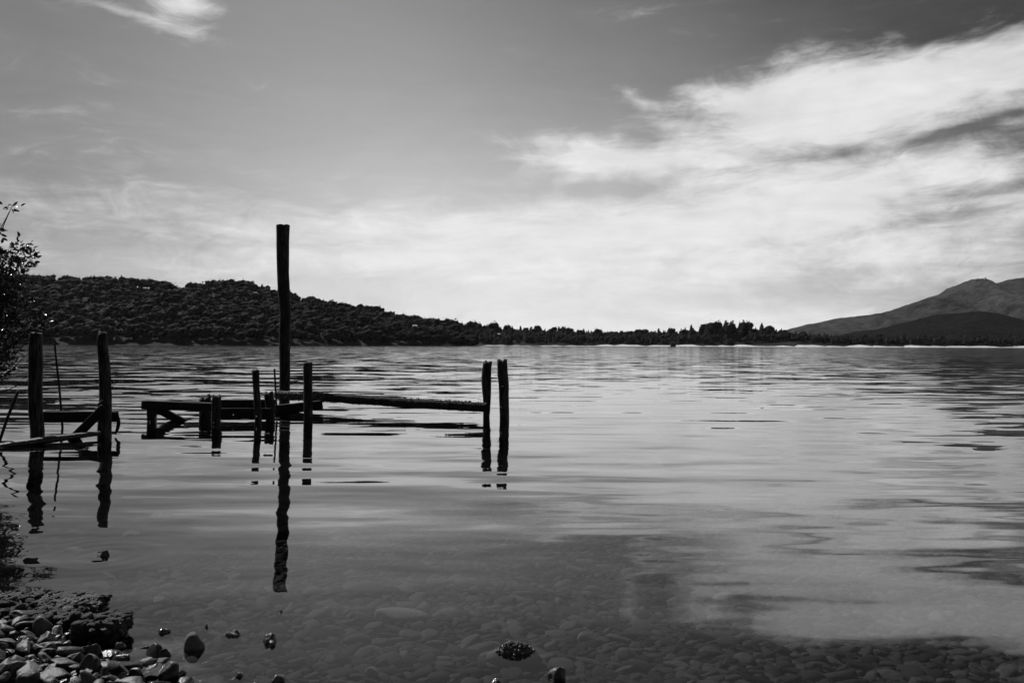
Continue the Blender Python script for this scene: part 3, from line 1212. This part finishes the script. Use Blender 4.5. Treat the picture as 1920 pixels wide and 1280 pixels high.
# ================================================================== THE BUSH
bd = 10.0
bb = P(-150, 800, bd)
bush_org = np.array((bb[0], bd, float(bed_z(bb[0], bd)) - 0.05))
bush = thing('bush', bush_org, 'leafy bush leaning over the water at the left edge', 'bush')
br = np.random.default_rng(19)
clusters = [  # px, py, spread px, leaves, depth offset
    (22, 388, 7, 11, 0), (-8, 432, 9, 10, .1), (40, 466, 13, 34, 0), (52, 484, 10, 22, -.1), (12, 482, 15, 44, .1), (-12, 478, 18, 50, .2),
    (36, 505, 13, 36, 0), (10, 515, 18, 70, .1), (-15, 520, 20, 80, .2), (24, 535, 14, 44, -.1), (5, 556, 17, 90, .1), (-20, 570, 24, 120, .2),
    (18, 565, 13, 50, .1), (36, 552, 9, 16, -.1), (46, 562, 9, 18, -.2), (34, 572, 10, 20, -.2), (44, 582, 7, 10, -.2), (22, 592, 10, 26, -.15),
    (14, 612, 11, 34, -.1), (0, 600, 16, 100, .15), (-20, 620, 26, 150, .2), (76, 596, 10, 22, 0), (70, 606, 9, 18, -.05), (84, 604, 7, 10, 0), (66, 618, 6, 8, 0),
    (26, 632, 8, 14, -.1), (8, 645, 13, 60, 0), (-14, 660, 22, 120, .2), (24, 660, 12, 16, 0), (40, 640, 5, 4, 0), (6, 678, 12, 30, 0), (3, 702, 10, 16, .1),
    (-20, 700, 22, 80, .1), (-45, 620, 35, 200, .3), (-50, 540, 35, 180, .3), (-40, 470, 30, 120, .3), (-55, 690, 35, 150, .3),
    (-110, 600, 50, 260, .5), (-120, 500, 50, 240, .5), (-110, 700, 50, 220, .4), (-190, 580, 60, 240, .4), (-180, 460, 50, 180, .6), (-200, 690, 55, 200, .4), (-100, 410, 40, 120, .4)]
LV, LF, lb = [], [], 0


def leaf(c, d, s, nrm):
    global lb
    d = d / np.linalg.norm(d)
    w = np.cross(d, nrm)
    w /= np.linalg.norm(w) + 1e-9
    u = np.cross(w, d)
    L, Wd = s, s * 0.23
    LV.append(np.array([c, c + d * L * 0.35 + w * Wd + u * Wd * 0.35, c + d * L * 0.75 + w * Wd * 0.7 + u * Wd * 0.2, c + d * L - u * L * 0.08,
                        c + d * L * 0.75 - w * Wd * 0.7 + u * Wd * 0.2, c + d * L * 0.35 - w * Wd + u * Wd * 0.35, c + d * L * 0.5]))
    LF.append(np.array([(0, 1, 6), (1, 2, 6), (2, 3, 6), (3, 4, 6), (4, 5, 6), (5, 0, 6)]) + lb)
    lb += 7


hub = [P(-140, 760, bd), P(-110, 640, bd + .2), P(-70, 560, bd + .2), P(-60, 680, bd + .1), P(-130, 520, bd + .4)]
for (px, py, spd, nl, dof) in clusters:
    tip = P(px, py, bd + dof)
    h = min(hub, key=lambda q: np.linalg.norm(q - tip) + (0.6 if q[2] > tip[2] else 0))
    mid = h * 0.45 + tip * 0.55 + br.normal(size=3) * 0.05 + np.array((0, 0, -0.10))
    V, F = sweep([h, mid, tip], [0.014, 0.008, 0.003], 6, 0.12, amp=0.05)
    build('branch', V, F, 'bark', bush)
    if py > 400 and spd > 6:
        nl = int(nl * 1.9)
    for k in range(nl):
        c = tip + br.normal(size=3) * np.array((m(spd, bd), 0.10 + 0.004 * spd, m(spd, bd))) * 0.52
        d = (c - tip) * (1.5 / m(spd, bd)) + br.normal(size=3) + (0.35, -0.1, 0.5)
        leaf(c, d, br.uniform(0.05, 0.09), br.normal(size=3) + (0, 0, 0.8))
for pts in ([(0, 430), (10, 412), (20, 392)], [(45, 634), (56, 624), (70, 606)], [(0, 716), (22, 693), (52, 663)], [(-5, 740), (30, 724), (56, 711)]):
    V, F = sweep([P(px, py, bd) for (px, py) in pts], [0.007, 0.005, 0.003], 6, 0.08, amp=0.05)
    build('branch', V, F, 'bark', bush)
for k in range(4):
    h = hub[k + 1]
    V, F = sweep([bush_org + (br.normal() * 0.1, br.normal() * 0.1, -0.1), bush_org * 0.5 + h * 0.5 + br.normal(size=3) * 0.08, h], [0.035, 0.025, 0.014], 9, 0.1, amp=0.06)
    build('stem', V, F, 'bark', bush)
build('foliage', np.concatenate(LV), np.concatenate(LF), 'bush_leaf', bush, smooth=False, kind='stuff')

# ================================================================== STONES
sr = np.random.default_rng(23)


def single_stone(name, px, py, wpx, hpx, mat, label, cat='rock', flat=None, sub=3, planes=7, tone=0.5, depth_m=None, rz=None, rough=0.08, under=False, elong=None, deep=0.8, gz=False):
    """a stone whose foot is seen at (px, py): width and height from the photograph"""
    zt = 0.0
    g = W(px, py, 0.0)
    if under:
        for _ in range(4):
            zt = float(bed_z(g[0], g[1]))
            g = W(px, py, zt + 0.01)
    if gz:
        for _ in range(4):
            zt = max(float(bed_z(g[0], g[1])), 0.0) + 0.015
            g = W(px, py, zt)
    w = wpx / FPX * g[1] / 2
    h = hpx / FPX * g[1]
    zb = float(bed_z(g[0], g[1]))
    V, F = stone_mesh(sr, sub, 1.0, 1.0, planes, rough)
    if mat == 'wet_stone':
        V *= 1 + 0.13 * vnoise(V, 9.0, int(sr.integers(1e9)), 3)[:, None]
    V = V / np.abs(V).max(axis=0)
    ang = sr.uniform(-0.3, 0.3) if rz is None else rz
    if under:
        top, bot = min(zb + h + 0.03, -0.01), zb - 0.03
    else:
        top, bot = h, zb - 0.03
    if gz:
        top, bot = zt + h, zt - 0.05
    V = V * (w, w * deep, (top - bot) / 2)
    V = place(V, 1.0, (0, 0, 0), ang)
    pos = np.array((g[0], g[1] + w * deep * 0.6, (top + bot) / 2))
    V = V + pos
    T = np.full(len(V), tone)
    o = build(name, V, F, mat, None, origin=(pos[0], pos[1], bot), tone=T)
    tag(o, label, cat)
    return o


# rocks standing out of the shallows
RK = [
    (193, 1042, 26, 11, 'wet_stone', 'small wet glinting rock with rings round it near the left posts', .5),
    (125, 1166, 17, 9, 'wet_stone', 'small glinting wet stone between the conglomerate slab and the dark block', .9),
    (152, 1166, 24, 5, 'wet_stone', 'flat dark wet stone just left above the dark block', .2),
    (305, 1187, 26, 8, 'wet_stone', 'low dark wet stone above the rounded boulder, leftmost of three', .4),
    (381, 1177, 24, 9, 'wet_stone', 'low dark wet stone above the rounded boulder, farthest of three', .4),
    (432, 1192, 36, 15, 'wet_stone', 'dark glinting wet stone right of the rounded boulder', .5),
    (360, 1216, 42, 28, 'pale_stone', 'rounded grey boulder standing in the shallows beyond the shore pebbles', .2),
    (503, 1206, 36, 17, 'wet_stone', 'glinting wet rock below the end of the tall post reflection', .6),
    (525, 1279, 40, 14, 'wet_stone', 'dark wet stone at the bottom edge below the glinting rock', .4),
    (452, 1268, 30, 7, 'wet_stone', 'flat dark wet stone near the bottom edge left of centre', .3),
    (1040, 1270, 50, 22, 'wet_stone', 'dark knobbly glinting rock at the bottom, right of the barnacled one', .5),
    (930, 1284, 30, 12, 'wet_stone', 'dark rounded stone cut by the bottom edge, below the barnacled rock', .3),
    (222, 1214, 24, 10, 'wet_stone', 'small sparkling stone just right of the big shore pebbles', .9),
    (268, 1216, 34, 6, 'wet_stone', 'flat dark stone beyond the leaning pair in the shallows', .1),
    (286, 1228, 34, 20, 'shore_stone', 'tilted grey stone of the leaning pair in the shallows', .7),
    (306, 1232, 24, 16, 'shore_stone', 'darker right stone of the leaning pair in the shallows', .35),
    (272, 1244, 32, 10, 'pale_stone', 'pale flat stone lying at the water edge below the leaning pair', .8),
    (300, 1240, 44, 4, 'pale_stone', 'long pale sliver of stone under the leaning pair', .7),
    (166, 1204, 16, 6, 'wet_stone', 'tiny sparkling stone at the foot of the dark block', .9),
    (522, 1147, 17, 5, 'wet_stone', 'tiny black stone beside a pale one under water', .1),
]
for (px, py, w, h, mt, lb_, tn) in RK:
    single_stone('rock', px, py, w, h, mt, lb_, tone=tn, rough=0.06 if mt != 'wet_stone' else 0.22, sub=4 if w > 30 else 3, planes=4 if (mt == 'shore_stone' or h > 25) else 7)
# big shore stones that can be told apart
SH = [
    (165, 1274, 48, 46, 'large dark upright stone with a lit left edge in the lower left corner', .25, 0.5),
    (134, 1254, 36, 30, 'dark pointed stone leaning left among the shore pebbles', .2, 0.6),
    (160, 1228, 48, 19, 'smooth rounded light stone at the water edge below the dark block', .75, 0.6),
    (114, 1220, 46, 18, 'long dark stone with a lit top, left of the smooth rounded one', .45, 0.6),
    (48, 1216, 46, 24, 'broad angular flat faced stone below the conglomerate slab', .55, 0.7),
    (24, 1258, 42, 19, 'large light smooth pebble near the left edge, low in the corner', .95, 0.8),
    (50, 1245, 22, 18, 'mid grey egg shaped pebble touching the large light one', .6, 0.8),
    (191, 1284, 24, 34, 'narrow dark upright stone at the bottom edge', .12, 0.6),
    (220, 1266, 40, 19, 'grey slanting slab stone right of the narrow upright one', .65, 0.7),
    (254, 1274, 42, 20, 'dark blocky stone at the bottom edge by the water', .3, 0.6),
    (50, 1270, 44, 10, 'light flat stone lying level near the bottom left', .85, 0.7),
    (65, 1197, 22, 10, 'small light stone perched below the slab', .9, 0.8),
    (315, 1268, 44, 24, 'rounded grey stone with a bright wet rim at the bottom edge', .7, 0.8),
]
for (px, py, w, h, lb_, tn, dp) in SH:
    single_stone('shore_stone', px, py, w, h, 'shore_stone', lb_, 'stone', tone=tn, planes=9, rough=0.09, sub=4, deep=dp, gz=True)
# barnacled rock
o = single_stone('rock', 970, 1222, 118, 13, 'pale_stone', 'flat barnacled rock sparkling just above the shallow water, bottom centre', tone=0.3, sub=5, rough=0.10, deep=0.42, planes=4)
cv, cf, cb = [], [], 0
for k in range(260):
    v, f = ICO[1]
    bxx = o.location
    u, w_ = sr.normal() * 0.05, sr.normal() * 0.018
    c = np.array((bxx.x - 0.01 + u, bxx.y - 0.02 + w_, 0.036 - 5 * u * u - 12 * w_ * w_ + sr.uniform(-0.010, 0.006)))
    cv.append(v * sr.uniform(0.003, 0.008) + c)
    cf.append(f + cb)
    cb += len(v)
build('barnacles', np.concatenate(cv), np.concatenate(cf), 'wet_stone', o, tone=0.6, kind='stuff', origin=tuple(o.location))

# stones that can be told apart on the bed
UN = [
    (748, 1163, 118, 12, 'pale_stone', 'long pale rectangular slab lying under the water below centre', .45, 'slab'),
    (676, 1205, 66, 14, 'bed_stone', 'flat grey slab with a dark front edge under water, bottom centre', 1.0, 'slab'),
    (700, 1110, 118, 12, 'bed_stone', 'broad flat stone with a dark shadow edge under water beyond the pale slab', .8, 'slab'),
    (770, 1074, 90, 9, 'bed_stone', 'dark lens shaped slab under water, farthest from the shore', .15, 'slab'),
    (885, 1046, 76, 9, 'bed_stone', 'grey slab under water at the edge of the cloud reflection', .9, 'slab'),
    (696, 1266, 28, 12, 'pale_stone', 'pale round stone under water at the bottom, left of centre', .85, 'stone'),
    (542, 1147, 24, 9, 'pale_stone', 'pale round stone under water beside a tiny black one', .6, 'stone'),
    (1052, 1137, 36, 9, 'pale_stone', 'pale oval stone under water right of the centre slabs', .3, 'stone'),
    (1368, 1130, 66, 13, 'pale_stone', 'large pale stone under water in the right half', .35, 'stone'),
    (1268, 1134, 34, 8, 'pale_stone', 'pale oval stone under water left of the large pale one', .4, 'stone'),
    (1104, 1202, 44, 7, 'pale_stone', 'pale speckled flat stone under water right of the barnacled rock', .3, 'stone'),
    (1825, 1145, 26, 8, 'pale_stone', 'pale stone under water near the right edge', .4, 'stone'),
    (1440, 1172, 50, 8, 'bed_stone', 'light grey flat stone under water right of bottom centre', 1.0, 'stone'),
    (300, 1130, 40, 7, 'pale_stone', 'pale flat stone under water, right of the dark block', .3, 'stone'),
    (298, 1101, 26, 7, 'pale_stone', 'small pale stone under water below the sunken pole', .25, 'stone'),
    (398, 1149, 34, 6, 'pale_stone', 'pale flat sliver under water above the dark wet stones', .25, 'stone'),
    (423, 1112, 14, 7, 'pale_stone', 'small pale round stone under water between pole and shore', .5, 'stone'),
    (242, 1003, 34, 4, 'pale_stone', 'pale flat stone just under the surface beyond the sunken pole', .3, 'stone'),
    (130, 1034, 44, 4, 'pale_stone', 'pale flat stone just under the surface left of the ringed rock', .3, 'stone'),
]
for (px, py, w, h, mt, lb_, tn, cat) in UN:
    single_stone('slab' if cat == 'slab' else 'stone', px, py, w, h, mt, lb_, cat, tone=tn, under=True, planes=9, rough=0.05, sub=3, deep=0.75 if w < 60 else 0.45)

# the sunken pole on the bed
a, b = W(105, 1104), W(640, 938)
pts = []
for u in np.linspace(0, 1, 9):
    p = a * (1 - u) + b * u
    p[2] = min(float(bed_z(p[0], p[1])) + 0.005, -0.105)
    pts.append(p + np.array((0, 0.05 * math.sin(u * 7), 0)))
V, F = sweep(pts, [0.055, 0.062, 0.066, 0.066, 0.064, 0.06, 0.055, 0.05, 0.045], 12, 0.06, 2.5, 0.1, 91)
o = build('sunken_pole', V, F, 'rotten_wood', None, origin=pts[0])
tag(o, 'long thin dark pole lying under water, pointing away from the shore slab', 'pole')


# conglomerate slab and block
def rough_block(name, corner_px, w, d, top, label, cat, seed, npeb):
    x0, y0 = corner_px
    v, f = ICO[6 if w > 0.5 else 5]
    e = 9.0
    q = np.abs(v) ** e
    k = q.sum(axis=1) ** (-1 / e)
    V = v * k[:, None] * (w / 2, d / 2, 0.5)
    zb = float(bed_z(x0, y0)) - 0.08
    V[:, 2] = (V[:, 2] + 0.5) * (top - zb) + zb
    nz = vnoise(V, 14, seed, 4)
    nz2 = vnoise(V, 60, seed + 1, 3)
    nrm = v / np.linalg.norm(v, axis=1)[:, None]
    nz3 = np.abs(vnoise(V, 150, seed + 2, 2))
    V += nrm * (nz * 0.024 + nz2 * 0.016 - nz3 * 0.012)[:, None]
    V[:, 0] -= (V[:, 2] < top * 0.5) * 0.03 * np.clip((top * 0.5 - V[:, 2]) / top, 0, 1)
    V += (x0, y0, 0)
    o = build(name, V, f, 'conglomerate', None, origin=(x0, y0, zb), tone=np.clip(0.45 + 0.5 * nz2, 0, 1))
    tag(o, label, cat)
    r = np.random.default_rng(seed + 5)
    cv, cf, ct, cb = [], [], [], 0
    idx = r.integers(0, len(V), npeb)
    for i in idx:
        if V[i, 2] < 0.01:
            continue
        pv, pf = stone_mesh(r, 2, 0.6, 1.3, 4)
        s = r.uniform(0.005, 0.020) * (1.0 if r.uniform() < 0.75 else 1.4)
        cv.append(place(pv, s, V[i], r.uniform(0, 6.28), r.normal() * 0.4, r.uniform(0, 6.28)))
        cf.append(pf + cb)
        ct.append(np.full(len(pv), r.uniform(0.2, 1.0)))
        cb += len(pv)
    build('embedded_pebbles', np.concatenate(cv), np.concatenate(cf), 'conglomerate', o, origin=(x0, y0, zb), tone=np.concatenate(ct), kind='stuff')
    return o


g1, g2 = W(116, 1195), W(0, 1195)
wsl = 1.1
rough_block('conglomerate_slab', (g1[0] - wsl / 2, g1[1] + 0.25), wsl, 0.46, 0.085, 'rough conglomerate slab of gravel and mortar on the shore at the left edge', 'slab', 101, 3200)
g1 = W(177, 1206)
rough_block('conglomerate_block', (g1[0], g1[1] + 0.09), 0.20, 0.16, 0.085, 'small dark conglomerate block standing in the water right of the slab', 'block', 111, 260)

# ---- loose stones: shore pebbles and the stony bed
SHAPES = [stone_mesh(sr, 2, sr.uniform(0.3, 0.55), sr.uniform(1.2, 2.0), 8, 0.06) for _ in range(24)]
SHAPES1 = [stone_mesh(sr, 1, sr.uniform(0.25, 0.45), sr.uniform(1.3, 2.2), 5, 0.05) for _ in range(24)]
SHAPES_D = [stone_mesh(sr, 3, sr.uniform(0.4, 0.75), sr.uniform(1.1, 1.6), 12, 0.12) for _ in range(24)]
SHAPE_ME = {}


def shape_me(i, ti, mat):
    key = (i, ti, mat)
    if key not in SHAPE_ME:
        v, f = (SHAPES_D if mat == 'shore_stone' else SHAPES)[i]
        me = bpy.data.meshes.new('stone')
        fill_mesh(me, v, f, True)
        at = me.attributes.new('tone', 'FLOAT', 'POINT')
        at.data.foreach_set('value', np.full(len(v), ti / 5.0, np.float32))
        me.materials.append(MATS[mat])
        SHAPE_ME[key] = me
    return SHAPE_ME[key]


def stone_obj(name, x, y, z, s, rz, tx, ty, label, cat, group, mat, tone_i=3):
    me = shape_me(int(sr.integers(24)), tone_i, mat)
    o = link(name, me, (x, y, z))
    o.scale = (s, s, s * sr.uniform(0.8, 1.3))
    o.rotation_euler = (tx, ty, rz)
    return tag(o, label, cat, group)


def in_view(x, y, z=0.0, mpx=40):
    d = np.array(CAMROT).T @ np.array((x, y, z - CAM_H))
    if d[2] >= -0.1:
        return None
    px, py = 960 + FPX * d[0] / -d[2], 640 - FPX * d[1] / -d[2]
    if -mpx < px < 1920 + mpx and py < 1280 + mpx:
        return px, py
    return None


class Grid:
    def __init__(self, c):
        self.c, self.d = c, {}

    def ok(self, x, y, r):
        k = (int(x // self.c), int(y // self.c))
        for i in (-1, 0, 1):
            for j in (-1, 0, 1):
                for (a, b, q) in self.d.get((k[0] + i, k[1] + j), ()):
                    if (a - x) ** 2 + (b - y) ** 2 < (q + r) ** 2:
                        return False
        self.d.setdefault(k, []).append((x, y, r))
        return True


# shore pebbles, largest first, two layers
cand = []
for layer, cnt in ((0, 1500), (1, 420)):
    G = Grid(0.16)
    for k in range(cnt * 6):
        fr_ = k / (cnt * 6)
        s = (0.058 - 0.046 * fr_ ** 0.45) * sr.uniform(0.75, 1.15)
        x = sr.uniform(-3.6, -0.75)
        y = sr.uniform(2.7, 4.5)
        ys = float(np.interp(x, SHX, SHY))
        sd = (y - ys)
        if sd > 0.22 or sd < -1.6:
            continue
        if layer and sd > -0.05:
            continue
        if in_view(x, y) is None:
            continue
        if x < -1.95 and y > 3.92 - 0.0 * x:            # the slab stands here
            continue
        if (x + 1.92) ** 2 + (y - 3.83) ** 2 < 0.16 ** 2:
            continue
        if G.ok(x, y, s * 0.80):
            cand.append((s, x, y, layer))
cand.sort(reverse=True)
nvis = 0
sv, sf, st, sb = [], [], [], 0
for (s, x, y, layer) in cand:
    z = float(bed_z(x, y)) + s * 0.22 + layer * 0.045
    big = s > 0.05
    tx, ty = sr.normal() * (0.5 if big else 0.4), sr.normal() * (0.5 if big else 0.4)
    if nvis < 290:
        nvis += 1
        pxy = in_view(x, y, z)
        tone_i = int(sr.integers(1, 6))
        size_w = 'large' if s > 0.042 else ('middling' if s > 0.026 else 'small')
        tone_w = ('dark', 'dark', 'grey', 'grey', 'pale')[tone_i - 1]
        ysx = float(np.interp(x, SHX, SHY))
        if y - ysx > -0.06:
            zone = "at the water's edge, lower left"
        elif pxy[1] < 1212:
            zone = 'just below the conglomerate slab'
        elif pxy[1] > 1252:
            zone = 'along the bottom edge, lower left'
        elif pxy[0] < 70:
            zone = 'by the left edge below the slab'
        else:
            zone = 'in the middle of the shore stones, lower left'
        stone_obj('pebble', x, y, z, s, sr.uniform(0, 6.28), tx, ty, '%s %s pebble %s' % (size_w, tone_w, zone), 'pebble', '%s %s pebbles %s' % (size_w, tone_w, zone), 'shore_stone', tone_i)
    else:
        v, f = SHAPES_D[int(sr.integers(24))]
        sv.append(place(v, s, (x, y, z), sr.uniform(0, 6.28), tx, sr.uniform(0, 6.28)))
        sf.append(f + sb)
        st.append(np.full(len(v), sr.uniform(0.1, 1)))
        sb += len(v)
# gravel under and between, and the bank out of frame
for k in range(4300):
    x = sr.uniform(-3.8, 1.2)
    y = sr.uniform(1.6, 4.6)
    ys = float(np.interp(x, SHX, SHY))
    if y - ys > 0.55 * sr.uniform() or y - ys < -1.7:
        continue
    s = sr.uniform(0.012, 0.03)
    v, f = SHAPES1[int(sr.integers(24))]
    sv.append(place(v, s, (x, y, float(bed_z(x, y)) + s * 0.1), sr.uniform(0, 6.28), sr.normal() * 0.3, 0))
    sf.append(f + sb)
    st.append(np.full(len(v), sr.uniform(0.1, 1)))
    sb += len(v)
o = build('gravel', np.concatenate(sv), np.concatenate(sf), 'shore_stone', tone=np.concatenate(st), kind='stuff')
o['label'] = 'small gravel and pebbles filling the shore at lower left'
o['category'] = 'gravel'

# stony bed
pa, pb = W(60, 1116), W(620, 945)
cand = []
G = Grid(0.15)
N = 95000
for k in range(N):
    fr_ = k / N
    s = (0.070 - 0.057 * fr_ ** 0.22) * sr.uniform(0.7, 1.2)
    y = 2.6 + 6.4 * sr.uniform() ** 1.1
    x = sr.uniform(-0.78, 0.86) * y
    ys = float(np.interp(x, SHX, SHY))
    if y - ys < 0.12:
        continue
    side = (pb[0] - pa[0]) * (y - pa[1]) - (pb[1] - pa[1]) * (x - pa[0])
    if side > 0.02:
        continue
    if G.ok(x, y, s * 0.72):
        cand.append((s, x, y))
ranked = sorted(cand, key=lambda q: -(q[0] / q[2] if in_view(q[1], q[2], -0.1, 0) else 0))
sv, sf, st, sb = [], [], [], 0
for i, (s, x, y) in enumerate(ranked):
    zb = float(bed_z(x, y))
    z = min(zb + s * 0.10, -0.022 - s * 0.42)
    rz = sr.normal() * 0.7
    tx, ty = sr.normal() * 0.20, sr.normal() * 0.20
    if i < 290:
        pxy = in_view(x, y, z) or (960, 1280)
        tone_i = int(sr.integers(1, 6))
        tone_w = ('dark', 'dark', 'grey', 'grey', 'light grey')[tone_i - 1]
        third = ('left third', 'middle left', 'middle', 'middle right', 'right third')[min(int(max(pxy[0], 0) // 384), 4)]
        row = 'along the bottom edge' if pxy[1] > 1245 else ('a little above the bottom edge' if pxy[1] > 1190 else 'farther out')
        stone_obj('bed_stone', x, y, z, s, rz, tx, ty, '%s flat underwater stone %s, %s of picture' % (tone_w, row, third), 'stone',
                  '%s bed stones %s, %s' % (tone_w, row, third), 'bed_stone', tone_i)
    else:
        v, f = (SHAPES if y < 5.2 else SHAPES1)[int(sr.integers(24))]
        sv.append(place(v, s, (x, y, z), rz, math.hypot(tx, ty), sr.uniform(0, 6.28)))
        sf.append(f + sb)
        st.append(np.full(len(v), np.clip(sr.beta(1.6, 2.4) * 1.1, 0, 1)))
        sb += len(v)
o = build('stony_bed', np.concatenate(sv), np.concatenate(sf), 'bed_stone', tone=np.concatenate(st), kind='stuff')
o['label'] = 'countless small flat stones covering the lake bed under shallow water'
o['category'] = 'stones'
print('bed stones', len(cand), 'pebbles', nvis)

# ================================================================== THE AIR
HZ = (-7000, 9000, -400, 8000, -11.5, 620)
x0, x1, y0, y1, z0, z1 = HZ
V = [(x0, y0, z0), (x1, y0, z0), (x1, y1, z0), (x0, y1, z0), (x0, y0, z1), (x1, y0, z1), (x1, y1, z1), (x0, y1, z1)]
mt = bpy.data.materials.new('haze_air')
mt.use_nodes = True
n = mt.node_tree
n.nodes.clear()
out = n.nodes.new('ShaderNodeOutputMaterial')
pv = n.nodes.new('ShaderNodeVolumePrincipled')
pv.inputs['Color'].default_value = (0.9, 0.9, 0.9, 1)
pv.inputs['Density'].default_value = 0.000013
pv.inputs['Anisotropy'].default_value = 0.2
n.links.new(pv.outputs[0], out.inputs['Volume'])
MATS['haze_air'] = mt
o = build('haze', V, [(0, 3, 2, 1), (4, 5, 6, 7), (0, 1, 5, 4), (1, 2, 6, 5), (2, 3, 7, 6), (3, 0, 4, 7)], 'haze_air', kind='stuff', smooth=False)
o['label'] = 'thin pale haze over the lake veiling the far mountain'
o['category'] = 'haze'

for o in bpy.data.objects:
    if '_org' in o:
        del o['_org']
